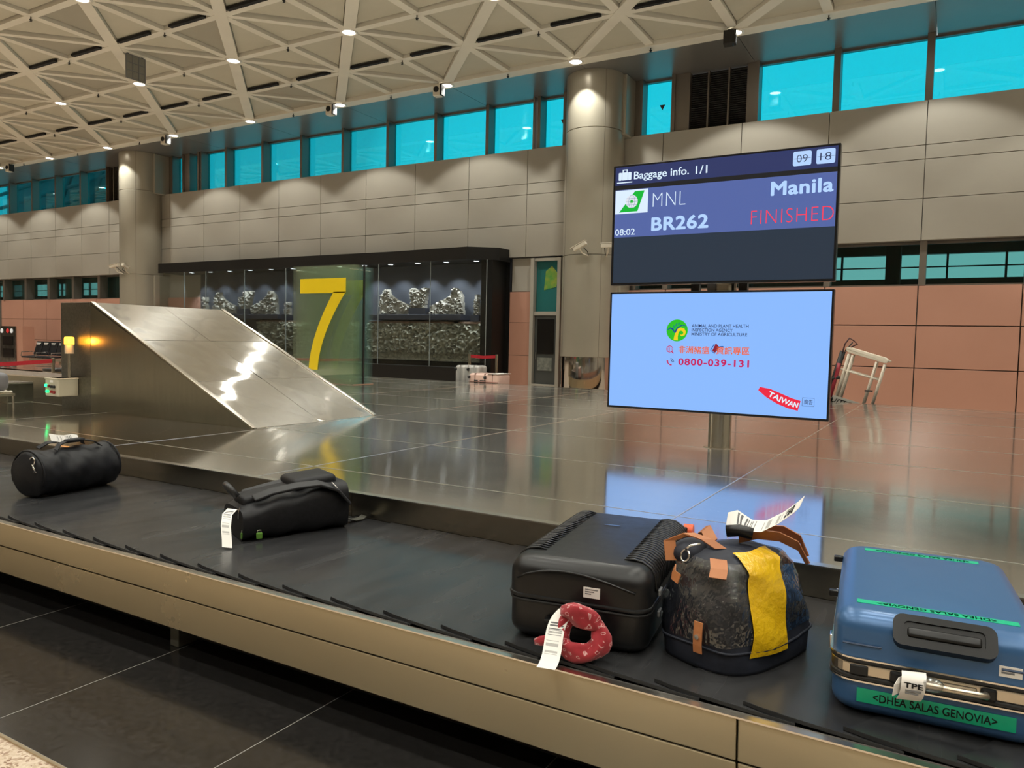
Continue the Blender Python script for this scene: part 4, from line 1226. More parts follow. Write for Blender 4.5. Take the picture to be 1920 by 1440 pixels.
# ---- black hard suitcase lying on its side
bs = thing('black_suitcase', 'black hard shell suitcase with ribbed sides and a red bandana', 'suitcase', (-1.07, 2.585, ZP), math.radians(8))
hw, hl = .240, .400
def shell(w, l, z0, z1, r, dome, nseg=7):
    rings_ = []
    def rr(w_, l_, rad, z):
        ring = []
        for cx_, cy_, s in ((w_ - rad, l_ - rad, 0), (-w_ + rad, l_ - rad, 1), (-w_ + rad, -l_ + rad, 2), (w_ - rad, -l_ + rad, 3)):
            for i in range(6): ring.append((cx_ + rad * math.cos(s * PI / 2 + i * PI / 10), cy_ + rad * math.sin(s * PI / 2 + i * PI / 10), z))
        return ring
    rings_.append(rr(w, l, .06, z0))
    for i in range(nseg + 1):
        t_ = i / nseg * PI / 2
        rings_.append(rr(w - r * (1 - math.cos(t_)), l - r * (1 - math.cos(t_)), max(.06 - r * (1 - math.cos(t_)) * .4, .02), z1 - dome - r + r * math.sin(t_)))
    for k in (.6, .3):
        rings_.append(rr((w - r) * k, (l - r) * k, .05 * k, z1 - dome * (k if k > .5 else .1)))
    return MB().rings(rings_)
def flip(mb, top):
    mb.v = [(x, y, top - z) for x, y, z in mb.v]; mb.f = [tuple(reversed(f_)) for f_ in mb.f]
    return mb
flip(shell(hw - .002, hl - .002, 0, .130, .045, .002), .130).build('lower_shell', M['plastic_black'], bs, angle=45)
shell(hw, hl, .150, .285, .060, .008).build('upper_shell', M['plastic_black'], bs, angle=45)
for z0, z1, q in ((.126, .138, .002), (.140, .154, .0045)):
    MB().prism(rrect(-hw - q, hw + q, -hl - q, hl + q, .062, 6), lambda u, v, w: (u, v, w), z0, z1).build('zip_band', M['rubber_edge'] if z0 < .13 else M['plastic_black'], bs, bevel=.005)
ridge_r = MB().tube([(.135, 0, .279), (.165, 0, .283), (.195, 0, .278), (.222, 0, .262), (.238, 0, .238), (.2425, 0, .205), (.2425, 0, .185)], [.002, .005, .006, .006, .006, .005, .002], 6).mesh('ridge', M['plastic_black'], True)
ridge_l = MB().tube([(-.135, 0, .279), (-.165, 0, .283), (-.195, 0, .278), (-.222, 0, .262), (-.238, 0, .238), (-.2425, 0, .205), (-.2425, 0, .185)], [.002, .005, .006, .006, .006, .005, .002], 6).mesh('ridge', M['plastic_black'], True)
for k in range(26):
    for me in (ridge_r, ridge_l):
        o = bpy.data.objects.new('ridge', me); link(o, bs); o.location = (0, -.29 + k * .0248, 0)
arc = [(-.20 + .40 * i / 14, -hl - .001, .205 + .040 * math.sin(PI * (i / 14) ** .8)) for i in range(15)]
MB().tube(arc, .004, 6).build('end_crease', M['plastic_black'], bs, smooth=True)
MB().box(-.045, .018, -.003, .003, .2855, .2875).build('name_bar', M['chrome_small'], bs, loc=(0, .12, 0), rot=(0, 0, .0))
MB().box(.03, .085, -hl - .0035, -hl - .001, .172, .206).build('sticker', M['white'], bs)
for i in range(3):
    MB().box(.036, .036 + (.042, .03, .02)[i], -hl - .0042, -hl - .0035, .198 - i * .007, .201 - i * .007).build('sticker_print', M['grey'], bs)
for y in (-.25, .18):
    for z in (.165, .095):
        MB().box(hw + .004, hw + .014, y - .022, y + .022, z, z + .022).build('latch', M['grey'], bs, bevel=.004)
for x in (-.19, .19):
    for z in (.05, .222):
        wm = M['orange'] if (x > 0 and z > .1) else M['rubber_edge']
        w_ = MB().cyl((x + .024, hl + .026, z), (x + .062, hl + .026, z), .030, n=18).build('wheel', wm, bs, angle=30)
        MB().box(x - .02, x + .042, hl - .01, hl + .03, z - .022, z + .022).build('wheel_housing', M['plastic_black'], bs, bevel=.006)
MB().tube([(-.09, -hl + .0, .082), (-.085, -hl - .035, .085), (.085, -hl - .035, .085), (.09, -hl, .082)], .010, 8).build('carry_handle', M['plastic_black'], bs, smooth=True)
band = mat('red_bandana', (.30, .008, .016), .75, sheen=.3)
def bandana():
    v = coords(band, 'Object', (1, 1, 1))
    vo = band.node_tree.nodes.new('ShaderNodeTexVoronoi'); vo.feature = 'DISTANCE_TO_EDGE'; vo.inputs['Scale'].default_value = 42
    band.node_tree.links.new(v, vo.inputs['Vector'])
    n = noise(band, v, 60, 2)
    mxn = band.node_tree.nodes.new('ShaderNodeMath'); mxn.operation = 'MULTIPLY'; band.node_tree.links.new(vo.outputs['Distance'], mxn.inputs[0]); band.node_tree.links.new(n, mxn.inputs[1])
    setin(band, 'Base Color', ramp(band, mxn.outputs[0], [(.0, (.30, .008, .016)), (.125, (.34, .010, .02)), (.15, (.70, .42, .40)), (.19, (.30, .008, .016))]))
bandana()
def cloth_roll(path, rads, n=14, seed=0.0):
    """crumpled roll of cloth along a path: folded, flattened cross-section"""
    path = [Vector(p) for p in path]; m_ = len(path); rings_ = []
    for i, p in enumerate(path):
        d_ = (path[min(i + 1, m_ - 1)] - path[max(i - 1, 0)]).normalized()
        e_ = d_.cross(Vector((0, 1, .2))).normalized(); g_ = d_.cross(e_)
        ring = []
        for k in range(n):
            w = 2 * PI * k / n
            q = rads[i] * (1 + .30 * math.sin(3 * w + 1.7 * i + seed) + .20 * math.sin(5 * w - 1.3 * i + seed) + .15 * math.sin(2.1 * i + seed))
            ring.append(p + e_ * math.cos(w) * q * 1.15 + g_ * math.sin(w) * q * .8)
        rings_.append(ring)
    return MB().rings(rings_)
yb = -hl - .055
cloth_roll([(.01, yb, .135), (-.012, yb - .015, .105), (-.020, yb - .03, .07), (0, yb - .045, .038), (.04, yb - .05, .026), (.085, yb - .042, .030), (.112, yb - .03, .055), (.115, yb - .02, .085), (.098, yb - .01, .112), (.07, yb, .135)],
    [.016, .022, .026, .027, .028, .030, .031, .028, .024, .016]).build('bandana_loop', band, bs, smooth=True, subsurf=1)
cloth_roll([(-.022, yb - .012, .132), (.002, yb - .022, .146), (.03, yb - .03, .146), (.062, yb - .03, .138), (.09, yb - .022, .120), (.104, yb - .014, .100)], [.014, .028, .033, .033, .028, .014], seed=2.0).build('bandana_knot', band, bs, smooth=True, subsurf=1)
cloth_roll([(.005, yb - .03, .075), (-.04, yb - .04, .055), (-.075, yb - .05, .045), (-.095, yb - .05, .042)], [.018, .016, .012, .007], seed=1.0).build('bandana_tail', band, bs, smooth=True)
tp = []
for t_ in [i / 14 for i in range(15)]:
    tp.append((-.005 - .03 * t_ - .012 * math.sin(t_ * 5), -hl - .052 - .150 * t_ ** 1.25, .135 * (1 - t_) ** 1.15 + .006 + .02 * math.sin(t_ * 3.2) * (1 - t_)))
bt = bag_tag(bs, tp, (1, .06, .0), .058)
tag_text(bt, tp, (1, .06, .0), .058, .93, .83, sgn=-1)

# ---- blue framed suitcase
BL = vary('blue_metallic_shell', (.040, .112, .25), (.045, .122, .27), 3, .32, .25)
bu = thing('blue_suitcase', 'blue hard suitcase with silver frame and green name tapes', 'suitcase', (-.022, 2.62, ZP), math.radians(4.6))
hw, hl = .250, .408
shell_lo = MB()
flip(shell(hw - .001, hl - .001, 0, .106, .040, .002), .106).build('lower_shell', BL, bu, angle=45)
shell(hw, hl, .150, .287, .050, .006).build('upper_shell', BL, bu, angle=45)
MB().prism(rrect(-hw - .003, hw + .003, -hl - .003, hl + .003, .062, 6), lambda u, v, w: (u, v, w), .112, .144).build('frame', mat('champagne_frame', (.62, .56, .46), .28, 1.0), bu, bevel=.004)
for z0, z1 in ((.100, .112), (.144, .156)):
    MB().prism(rrect(-hw - .006, hw + .006, -hl - .006, hl + .006, .064, 6), lambda u, v, w: (u, v, w), z0, z1).build('gasket', M['black'], bu, bevel=.004)
for z in (.097, .158):
    MB().prism(rrect(-hw - .007, hw + .007, -hl - .007, hl + .007, .065, 6), lambda u, v, w: (u, v, w), z - .0022, z + .0022).build('frame_edge', M['edge'], bu)
for x0, x1 in ((-.225, -.13), (.14, .225)):
    MB().tube([(x0, -hl - .001, .196), (x1, -hl - .001, .196)], .0035, 6).build('groove', mat('groove_blue', (.02, .045, .10), .4), bu)
# telescopic handle set in the front top edge
tl = Matrix.Rotation(math.radians(52), 3, 'X')
hc = Vector((.012, -hl + .013, .247))
def TB(c_, d_): return MB().cbox(hc + tl @ Vector(c_), d_, tl)
rc = MB()
oo = rrect(-.118, .118, -.042, .042, .024); ii = rrect(-.092, .092, -.024, .024, .012)
n_ = len(oo)
vs_ = []
for poly, h_ in ((oo, .017), (ii, .017), (oo, -.03), (ii, .0115)):
    for u, v in poly: vs_.append(tuple(hc + tl @ Vector((u, v * 1.0, h_))))
fs_ = []
for i in range(n_):
    j = (i + 1) % n_
    fs_ += [(i, j, n_ + j, n_ + i), (2 * n_ + i, 2 * n_ + j, j, i), (n_ + i, n_ + j, 3 * n_ + j, 3 * n_ + i)]
fs_.append(tuple(range(3 * n_, 4 * n_)))
rc.add(vs_, fs_).build('handle_bezel', mat('bezel_black', (.004, .004, .004), .32, spec=.35), bu)
TB((0, -.004, .012), (.168, .026, .016)).build('pull_handle', M['plastic_black'], bu, bevel=.007, seg=3)
# green tapes
tape = vary('green_tape', (.0, .36, .18), (.0, .40, .21), 8, .35)
tp1 = MB().box(-.185, .178, -hl - .0020, -hl - .0005, .040, .078).build('name_tape', tape, bu)
fit_text(tp1, '<DHEA SALAS GENOVIA>', lambda u, v: (u, -hl - .0028, v), (-.145, .138, .048, .070), ink, .012)
for yc, w0, w1 in ((-.30, -.195, .190), (.315, -.180, .165)):
    o = MB().box(w0, w1, yc - .016, yc + .016, .2812, .2826).build('name_tape', tape, bu, loc=(0, 0, 0))
    fit_text(o, '<DHEA SALAS GENOVIA>', lambda u, v, yc=yc: (-u, yc - v, .2832), (-.14, .145, -.010, .010), ink, .012)
# side handle, lock, sticker, tag
hm = mat('champagne_handle', (.66, .58, .46), .3, 1.0)
MB().tube([(-.075, -hl - .006, .128), (-.072, -hl - .045, .135), (-.045, -hl - .060, .142), (.085, -hl - .060, .142), (.105, -hl - .05, .138), (.108, -hl - .006, .126)], .0085, 10).build('carry_handle', hm, bu, smooth=True)
for x in (-.09, .115):
    MB().box(x - .018, x + .018, -hl - .016, -hl - .002, .112, .144).build('handle_mount', M['plastic_black'], bu, bevel=.006)
MB().box(-.075, .09, -hl - .012, -hl - .002, .120, .138).build('lock_plate', hm, bu, bevel=.004)
MB().box(-.205, -.160, -hl - .010, -hl - .002, .114, .142).build('latch', M['rubber_edge'], bu, bevel=.006)
MB().box(.135, .185, -hl - .002, -hl - .0005, .178, .205).build('sticker', M['white'], bu)
for i in range(2):
    MB().box(.140, .178 - i * .01, -hl - .0027, -hl - .0019, .195 - i * .009, .200 - i * .009).build('sticker_print', M['grey'], bu)
tpts = [(-.055, -hl - .045, .165), (-.055, -hl - .066, .162), (-.056, -hl - .074, .145), (-.057, -hl - .074, .128), (-.060, -hl - .066, .108), (-.064, -hl - .052, .092)]
bt = MB().ribbon(tpts, (1, .1, .05), .056, .0012).build('baggage_tag', M['white'], bu, angle=70)
fit_text(bt, 'TPE', lambda u, v: (u, -hl - .0772, v), (-.078, -.034, .133, .147), ink, .035)
for z, w_ in ((.124, .036), (.117, .03)):
    MB().box(-.074, -.074 + w_, -hl - .0765, -hl - .0750, z, z + .004).build('tag_print', M['grey'], bt)
MB().ribbon([(-.075, -hl - .05, .155), (-.085, -hl - .068, .14), (-.088, -hl - .065, .11)], (.6, .8, .1), .05, .0012).build('tag_fold', M['white'], bt)
MB().ball((-.015, -hl - .06, .145), .03, .016, .018, 12, 8).build('tag_sleeve', tinted('clear_film', (.85, .85, .85), .12, .15), bu, smooth=True)
for y in (-.22, .22):
    MB().box(-hw - .014, -hw - .002, y - .02, y + .02, .108, .150).build('hinge', M['chrome_small'], bu, bevel=.003)
for y, z in ((.30, .24), (-.02, .21)):
    MB().box(-hw - .028, -hw + .002, y - .012, y + .012, z - .01, z + .01).build('side_foot', M['plastic_black'], bu, bevel=.004)

# ---- navy bag wrapped in film with yellow tape
navy = vary('navy_canvas', (.006, .008, .016), (.012, .015, .027), 30, .7, bstr=.3, bdist=.002)
brown = vary('tan_leather', (.36, .125, .040), (.44, .165, .055), 12, .5)
film = None
def film_mat():
    m = tinted('stretch_film', (.95, .95, .95), .12, .02)
    nt = m.node_tree
    tc = nt.nodes.new('ShaderNodeTexCoord'); mp = nt.nodes.new('ShaderNodeMapping'); mp.inputs['Scale'].default_value = (1.4, 1, .8); nt.links.new(tc.outputs['Object'], mp.inputs[0])
    n = nt.nodes.new('ShaderNodeTexNoise'); n.inputs['Scale'].default_value = 34; n.inputs['Detail'].default_value = 2; nt.links.new(mp.outputs[0], n.inputs['Vector'])
    b = nt.nodes.new('ShaderNodeBump'); b.inputs['Strength'].default_value = 1.0; b.inputs['Distance'].default_value = .010; nt.links.new(n.outputs[0], b.inputs['Height'])
    for nd in nt.nodes:
        if nd.type in ('BSDF_GLOSSY', 'FRESNEL'): nt.links.new(b.outputs[0], nd.inputs['Normal'])
    return m
film = film_mat()
wb = thing('wrapped_bag', 'navy bag wrapped in clear film with wide yellow tape', 'bag', (-.565, 2.50, ZP), math.radians(-20))
def wsurf(phi, t, off=0.0):
    """t 0..1 up the side, 1..2 over the rounded top"""
    tt = min(t, 1.0)
    a_ = .172 - .030 * tt ** 2 + .010 * math.sin(tt * PI)
    b_ = .245 - .050 * tt ** 2 + .010 * math.sin(tt * PI)
    z = .265 * tt
    if t > 1:
        q = (t - 1); a_ *= math.cos(q * PI / 2 * .97); b_ *= math.cos(q * PI / 2 * .97) ** .8; z = .265 + .070 * math.sin(q * PI / 2)
    e = .62
    cphi, sphi = math.cos(phi), math.sin(phi)
    x = (a_ + off) * math.copysign(abs(cphi) ** e, cphi); y = (b_ + off) * math.copysign(abs(sphi) ** e, sphi)
    wr = .006 * math.sin(phi * 7 + t * 9) * (1 if t > .1 else 0)
    return (x + wr * cphi - .02 * tt, y + wr * sphi, max(z, 0) + off * (1 if t > 1 else 0))
NPH = 48
MB().rings([[wsurf(2 * PI * i / NPH, t) for i in range(NPH)] for t in (0, .04, .12, .25, .4, .55, .7, .85, 1.0, 1.15, 1.3, 1.5, 1.7, 1.9)]).build('body', navy, wb, smooth=True)
MB().rings([[wsurf(2 * PI * i / NPH, t + .05 * math.sin(2 * PI * i / NPH + .6) * (1 if t < .5 else 0), .004) for i in range(NPH)] for t in (.34, .45, .6, .75, .9, 1.0, 1.15, 1.3, 1.45)], caps=False).build('stretch_film', film, wb, smooth=True)
def patch(p0, p1, t0, t1, off, n=14, m_=16, skew=0.0):
    mb = MB()
    for j in range(m_ + 1):
        t = t0 + (t1 - t0) * j / m_
        for i in range(n + 1):
            mb.v.append(wsurf(p0 + (p1 - p0) * i / n + skew * (t - t0), t + (.05 * math.sin(i * 1.3) if j == 0 else 0), off))
    for j in range(m_):
        for i in range(n):
            a0 = j * (n + 1) + i; mb.f.append((a0, a0 + 1, a0 + n + 2, a0 + n + 1))
    return mb
ytape = vary('yellow_packing_tape', (.62, .36, .004), (.70, .43, .008), 10, .22, bstr=.8, bdist=.008, bscale=38)
def tape_strip():
    mb = MB(); N_ = 20
    for j in range(N_ + 1):
        t = .20 + 1.52 * j / N_
        for i in range(9):
            y = -.165 + .165 * i / 8 + .05 * (t - .3)
            # follow the +x flank then the top
            best = None
            b_ = wsurf(PI / 2, t)[1]
            s = max(-1, min(1, y / max(b_, .05)))
            ph = math.asin(math.copysign(abs(s) ** (1 / .62), s))
            p = wsurf(ph, t, .007)
            mb.v.append(p)
    for j in range(N_):
        for i in range(8):
            a0 = j * 9 + i; mb.f.append((a0, a0 + 1, a0 + 10, a0 + 9))
    return mb
tape_strip().build('yellow_tape', ytape, wb, smooth=True)
seamz = [Vector(wsurf(2 * PI * i / NPH, .26, .004)) for i in range(NPH)]
MB().tube(seamz, .004, 6, closed=True).build('piping', navy, wb, smooth=True)
fx_, fy_ = wsurf(-PI / 2 - .12, .3)[:2]
MB().ribbon([(.035, -.262, .150), (.036, -.266, .12), (.037, -.268, .08), (.038, -.266, .055)], (1, .05, 0), .030, .004).build('leather_tab', brown, wb, bevel=.001)
MB().cyl((.036, -.273, .105), (.036, -.268, .105), .008, n=12).build('rivet', M['chrome_small'], wb)
_pre = set(bpy.data.objects)
# rolled side pocket, straps and buckles on top
MB().ball((-.115, -.13, .36), .055, .075, .045, 14, 10).build('side_pocket', navy, wb, smooth=True)
MB().ribbon([(-.13, -.21, .34), (-.15, -.20, .40), (-.11, -.15, .425), (-.06, -.12, .41), (-.02, -.10, .385)], [(.5, .8, 0)] * 5, .040, .004).build('strap', brown, wb)
MB().ribbon([(-.16, .02, .33), (-.15, -.02, .41), (-.10, -.07, .43), (-.05, -.10, .40)], [(.3, .6, .5)] * 4, .038, .004).build('strap', brown, wb)
MB().ribbon([(-.02, .00, .405), (.03, .03, .425), (.08, .08, .42), (.12, .13, .39), (.14, .16, .33)], [(.25, -.45, .8)] * 4 + [(.6, -.6, .3)], .042, .004).build('strap', brown, wb)
MB().ribbon([(-.06, .06, .40), (.0, .09, .43), (.06, .14, .43), (.10, .18, .40), (.11, .21, .34)], [(.25, -.45, .8)] * 4 + [(.6, -.6, .3)], .036, .004).build('strap', brown, wb)
MB().tube([(-.055, -.02, .425), (-.02, .0, .432), (.02, .02, .425)], .020, 10).build('handle_grip', M['plastic_black'], wb, smooth=True)
MB().ribbon([(-.10, -.235, .325), (-.09, -.25, .31), (-.06, -.26, .305)], (.2, .3, 1), .03, .004).build('leather_tab', brown, wb)
MB().ribbon([(.02, -.17, .372), (.045, -.20, .352), (.055, -.222, .33)], (.9, .45, 0), .052, .003).build('leather_patch', brown, wb)
MB().tube([(-.085 + .016 * math.cos(w), -.20 + .006 * math.sin(w), .365 + .018 * math.sin(w)) for w in [2 * PI * i / 14 for i in range(14)]], .0035, 6, closed=True).build('snap_hook', M['chrome_small'], wb, smooth=True)
MB().tube([(-.085, -.20, .385), (-.07, -.19, .40), (-.05, -.17, .405)], .005, 6).build('snap_hook', M['chrome_small'], wb, smooth=True)
tpts = [(-.05, -.015, .425), (-.075, .01, .455), (-.05, .03, .465), (.0, .03, .447), (.05, .035, .455), (.10, .05, .49), (.14, .07, .53), (.155, .078, .55)]
bt = MB().ribbon(tpts, [(-.25, .55, .75)] * 3 + [(-.15, .75, .5)] * 5, .056, .0012).build('baggage_tag', M['tag'], wb, angle=70)
tag_text(bt, tpts, [(-.25, .55, .75)] * 3 + [(-.15, .75, .5)] * 5, .056, .80, .90, sgn=1, flip_=-1)
for o in bpy.data.objects:
    if o not in _pre and o.parent == wb: o.location = (0, .02, -.052)
# ---- black duffel
du = thing('black_duffel', 'black cylindrical duffel bag on the belt at the far left', 'duffel bag', (-4.735, 2.665, ZP), math.radians(97))
RD, LD = .140, .275
rg = []
def drings():
    out = []
    for k in range(31):
        s = -1 + 2 * k / 30
        x = LD * s
        endr = 1.0 if abs(s) < .9 else (1 - ((abs(s) - .9) / .1) ** 2 * .16)
        ring = []
        for i in range(36):
            w = 2 * PI * i / 36
            r_ = RD * endr * (1 + .024 * math.sin(5 * w + 6 * s) + .026 * math.sin(11 * s + 3 * w) + .016 * math.sin(23 * s - 2 * w) + .012 * math.sin(9 * w - 17 * s))
            if math.sin(w) > .3: r_ *= 1 - .06 * (1 - abs(s)) * math.sin(w)
            z = RD * .98 + r_ * math.sin(w)
            ring.append((x, r_ * math.cos(w) * 1.04, max(z, .004)))
        out.append(ring)
    return out
MB().rings(drings()).build('body', M['fabric_black'], du, smooth=False, angle=50)
for s in (-1, 1):
    pts = [(s * LD * .93, RD * 1.03 * math.cos(w), RD * .98 + RD * 1.01 * math.sin(w)) for w in [-.4 + (PI + .8) * i / 24 for i in range(25)]]
    MB().tube(pts, .006, 6).build('piping', M['fabric_black'], du, smooth=True)
for y in (-.04, .04):
    MB().ribbon([(-.14, y * 2, .275), (-.10, y * 1.4, .305), (-.03, y * .5, .315), (.06, y * .4, .318), (.13, y * 1.4, .30), (.16, y * 2, .27)], [(0, 1, .2)] * 6, .034, .006).build('handle', M['fabric_black'], du)
MB().box(-.05, .09, -.04, .045, .300, .325).build('handle_wrap', M['fabric_black'], du, bevel=.014)
hk = [(-LD - .004, -.07 + .022 * math.cos(w), .225 + .022 * math.sin(w)) for w in [.4 + 4.6 * i / 16 for i in range(17)]]
MB().tube(hk, .004, 6).build('snap_hook', M['chrome_small'], du, smooth=True)
MB().tube([(-LD - .006, -.075, .203), (-LD - .006, -.085, .185), (-LD - .004, -.098, .165)], .006, 8).tube([(-LD - .004, -.115 + .012, .158), (-LD - .004, -.10, .168), (-LD - .004, -.083, .160)], .003, 6).build('swivel', M['chrome_small'], du, smooth=True)
bag_tag(du, [(.07, .0, .318), (.03, -.005, .328), (-.03, -.012, .326), (-.08, -.02, .335), (-.14, -.03, .350)], (0, .5, .85), .05)

# ---- black backpack
bp = thing('black_backpack', 'black backpack with padded straps lying on the belt', 'backpack', (-2.93, 2.765, ZP), math.radians(66))
def bprings():
    out = []
    for k in range(25):
        s = -1 + 2 * k / 24
        x = .27 * s
        prof = (1 - abs(s) ** 6) ** .5 if abs(s) < 1 else 0
        prof = max(prof, .55)
        hh = (.20 + .055 * (s + .2)) * (.80 + .20 * prof)
        ww = .175 * (.88 + .12 * prof)
        ring = []
        for i in range(32):
            w = 2 * PI * i / 32
            c_, s_ = math.cos(w), math.sin(w)
            y = ww * math.copysign(abs(c_) ** .48, c_); z = hh / 2 + hh / 2 * math.copysign(abs(s_) ** .48, s_)
            z += .006 * math.sin(9 * s + 2 * w)
            ring.append((x, y, max(z, .002)))
        out.append(ring)
    return out
MB().rings(bprings()).build('body', M['fabric_black'], bp, angle=60)
MB().box(.02, .255, -.10, .135, .19, .262).build('front_pocket', M['fabric_black'], bp, bevel=.03, seg=4, rot=(0, -.08, 0))
MB().box(-.22, .08, -.07, .10, .165, .225).build('back_padding', M['fabric_black'], bp, bevel=.025, seg=4, rot=(0, -.14, 0))
for y0, bow in ((-.095, -.045), (.085, .02)):
    pts = [(-.20, y0, .190), (-.12, y0 + bow * .6, .222), (0, y0 + bow, .242), (.11, y0 + bow * 1.3, .248), (.20, y0 + bow * 1.7, .215), (.262, y0 + bow * 1.9, .14)] if bow < 0 else [(-.20, y0, .185), (-.1, y0, .205), (.0, y0, .222), (.06, y0, .23)] + [(.09, y0, .232), (.12, y0, .232)]
    o = MB().ribbon(pts, [(0, 1, .25)] * 6, .062, .016).build('shoulder_strap', vary('strap_black', (.011, .011, .012), (.018, .018, .02), 40, .6), bp, bevel=.006, seg=3)
    if bow < 0:
        MB().ribbon([(.178, y0 + bow * 1.72 - .004, .236), (.186, y0 + bow * 1.75 - .004, .229)], [(0, 1, .25)] * 2, .058, .002).build('reflective_stripe', M['white'], o, loc=(.004, 0, .004))
MB().tube([(-.265, -.05, .20), (-.30, -.03, .245), (-.30, .03, .25), (-.262, .055, .205)], .016, 10).build('top_handle', vary('handle_black', (.014, .014, .014), (.02, .02, .02), 30, .5), bp, smooth=True)
MB().box(.115, .155, .015, .021, .268, .276).build('brand_tab', M['white'], bp, rot=(0, .05, -.3))
MB().tube([(-.262, -.13, .12), (-.14, -.168, .135), (.05, -.170, .13), (.2, -.165, .12)], .004, 6).build('zip', M['grey'], bp, smooth=True)
MB().tube([(-.268, -.10, .155), (-.276, -.105, .13), (-.274, -.10, .10)], .003, 6).build('zip_pull', M['chrome_small'], bp)
MB().ribbon([(.24, -.05, .05), (.30, -.06, .028), (.35, -.05, .010), (.40, -.03, .008), (.425, -.02, .018)], [(-.3, 1, .1)] * 5, .042, .003).build('waist_strap', mat('strap_olive', (.05, .048, .035), .7), bp)
green = mat('green_lock', (.10, .24, .03), .4)
for x, y in ((-.262, -.145), (-.20, -.186)):
    lk = MB().box(x - .014, x + .014, y - .008, y + .008, .012, .042).build('padlock', green, bp, bevel=.004)
    MB().tube([(x - .009, y, .04), (x - .008, y, .054), (x + .008, y, .054), (x + .009, y, .04)], .0025, 6).build('shackle', M['chrome_small'], lk)
bag_tag(bp, [(-.268, -.06, .135), (-.30, -.09, .150), (-.335, -.13, .135), (-.355, -.18, .09), (-.362, -.225, .035), (-.368, -.250, .008)], [(.75, -.45, -.1)] * 6, .046)

# ---- far belt: two suitcases, a white frame and a folded trolley
def small_case(name, label, loc, rz, w, d, h, m_, strap=None):
    t = thing(name, label, 'suitcase', loc, rz, 'suitcases on the far belt')
    MB().box(-w, w, -d, d, 0, h).build('shell', m_, t, bevel=.06, seg=5)
    for x in (-w * .55, w * .1, w * .6):
        MB().box(x - .008, x + .008, -d - .004, d + .004, .03, h + .002).build('strap' if strap else 'rib', strap or m_, t, bevel=.002)
    for x in (-w + .03, w * .15):
        MB().cyl((x - .02, -d - .02, h - .08), (x + .02, -d - .02, h - .08), .032, n=16).build('wheel', M['black'], t, angle=30)
    return t
silver = vary('silver_wrapped_shell', (.30, .29, .27), (.55, .53, .50), 9, .3, stretch=(2, 1, .3))
pink = vary('pink_shell', (.62, .40, .33), (.72, .50, .42), 4, .3)
small_case('silver_suitcase', 'silver grey suitcase on the far belt below the carved frieze', (-9.05, 13.85, ZB), .05, .30, .20, .47, silver)
t = small_case('pink_suitcase', 'pale pink suitcase lying on the far belt in front of the silver one', (-8.36, 13.50, ZB), 0, .37, .25, .33, pink, mat('dark_strap', (.10, .04, .03), .6))
MB().box(-.22, -.13, -.262, -.25, .10, .19).build('label_patch', M['black'], t)
MB().box(-.08, .06, -.262, -.25, .10, .19).build('label_patch', M['black'], t)
MB().box(.10, .37, -.256, .26, .325, .335).build('top_strap', M['white'], t)
for y in (-.26,):
    MB().tube([(-.36, y, .16), (.36, y, .16)], .008, 6).build('zip', mat('pink_zip', (.45, .22, .18), .5), t)

fwhite = vary('cream_tube', (.62, .55, .44), (.68, .60, .50), 8, .45)
fr_ = thing('white_frame_rack', 'cream tubular folding rack tilted on the far belt at the right', 'rack', (-1.25, 13.72, ZB))
def FR(pts, r, name, m_=None, n=8):
    return MB().tube([(x + 1.25, y, z - ZB) for x, y, z in pts], r, n).build(name, m_ or fwhite, fr_, smooth=True)
top = MB()
MB().prism(rrect(-.345, .305, -.045, .045, .045), lambda u, v, w: (u * .96 + .10 * 0 + .10, w, .91 - u * .285 + v), -.16, .16).build('top_tray', fwhite, fr_, bevel=.012, seg=3)
for y in (-.15, .15):
    for xa, za, xb, zb in ((-1.44, 1.38, -1.62, .62), (-1.38, 1.36, -1.56, .60), (-1.02, 1.26, -1.19, .56), (-.90, 1.22, -1.06, .55)):
        FR([(xa, y, za), (xb, y, zb)], .016, 'leg')
    FR([(-1.54, y, 1.12), (-.98, y, .97)], .015, 'side_rail')
for xa, za in ((-1.54, 1.12), (-.98, .97)):
    FR([(xa, -.15, za), (xa, .15, za)], .013, 'cross_rail')
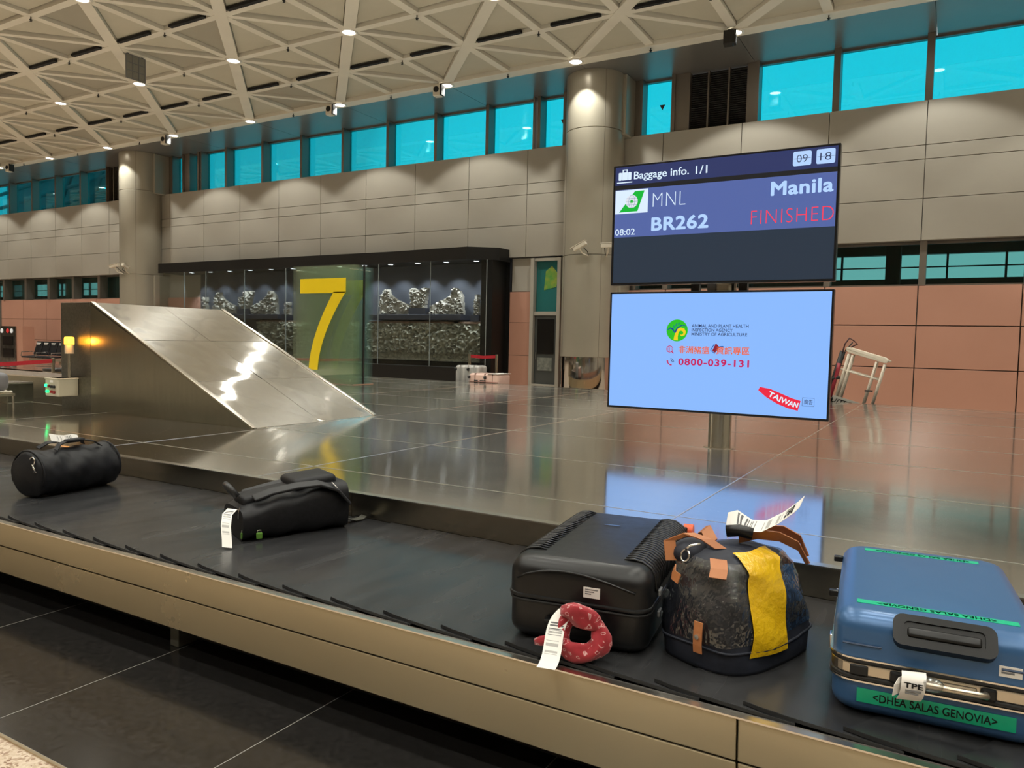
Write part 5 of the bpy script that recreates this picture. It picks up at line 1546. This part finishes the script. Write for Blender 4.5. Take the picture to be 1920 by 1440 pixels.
FR([(-.92, -.15, 1.30), (-.84, -.1, 1.28), (-.83, .1, 1.27), (-.9, .15, 1.29)], .018, 'grab_loop')
pnl = MB().cbox((-.25, -.17, .12), (.52, .02, .15), Matrix.Rotation(.26, 3, 'Y')).build('foot_panel', mat('panel_grey', (.40, .38, .33), .5), fr_)
rm_ = Matrix.Rotation(.26, 3, 'Y')
fit_text(pnl, 'PL//TEC', lambda u, v: tuple(Vector((-.25, -.17, .12)) + rm_ @ Vector((u, -.0125, v))), (-.24, .16, -.035, .04), ink, .02)
MB().box(.08, .2, -.2, -.17, .32, .345).build('clip', M['black'], fr_)
tr_ = thing('folded_trolley', 'folded black and red luggage trolley leaning beside the cream rack', 'trolley', (-1.63, 13.60, ZB))
def TR(pts, r, name, m_): return MB().tube([(x + 1.60, y, z - ZB) for x, y, z in pts], r, 8).build(name, m_, tr_, smooth=True)
TR([(-1.76, .0, .46), (-1.62, 0, .95), (-1.50, 0, 1.42)], .045, 'folded_tube', M['rubber_edge'])
TR([(-1.68, -.06, .55), (-1.56, -.06, 1.10), (-1.545, -.06, 1.22)], .03, 'red_tube', mat('trolley_red', (.28, .015, .03), .45))
TR([(-1.50, -.05, 1.40), (-1.47, -.05, 1.54), (-1.41, 0, 1.64), (-1.35, .02, 1.60), (-1.29, .04, 1.54), (-1.40, .05, 1.48), (-1.46, .03, 1.42)], .012, 'handle', mat('handle_dark_red', (.05, .012, .012), .5))
TR([(-1.47, .0, 1.42), (-1.36, .01, 1.57)], .010, 'handle_bar', M['rubber_edge'])
for z in (.60, .95):
    TR([(-1.78 + (z - .46) * .27, -.06, z), (-1.66 + (z - .46) * .27, -.06, z + .04)], .03, 'clamp', M['black'])
print('script complete')
# small lit areas (letters, lamp lenses) are found by reflection rays only; the big screens and lamps do the lighting
for m_ in bpy.data.materials:
    if m_.name.startswith(('screen_', 'lamp_lens', 'case_lamp_lens', 'button_', 'cab_btn', 'amber')) and m_.name not in ('screen_sky_blue', 'screen_slate_blue', 'screen_bezel_black'):
        m_.cycles.emission_sampling = 'NONE'
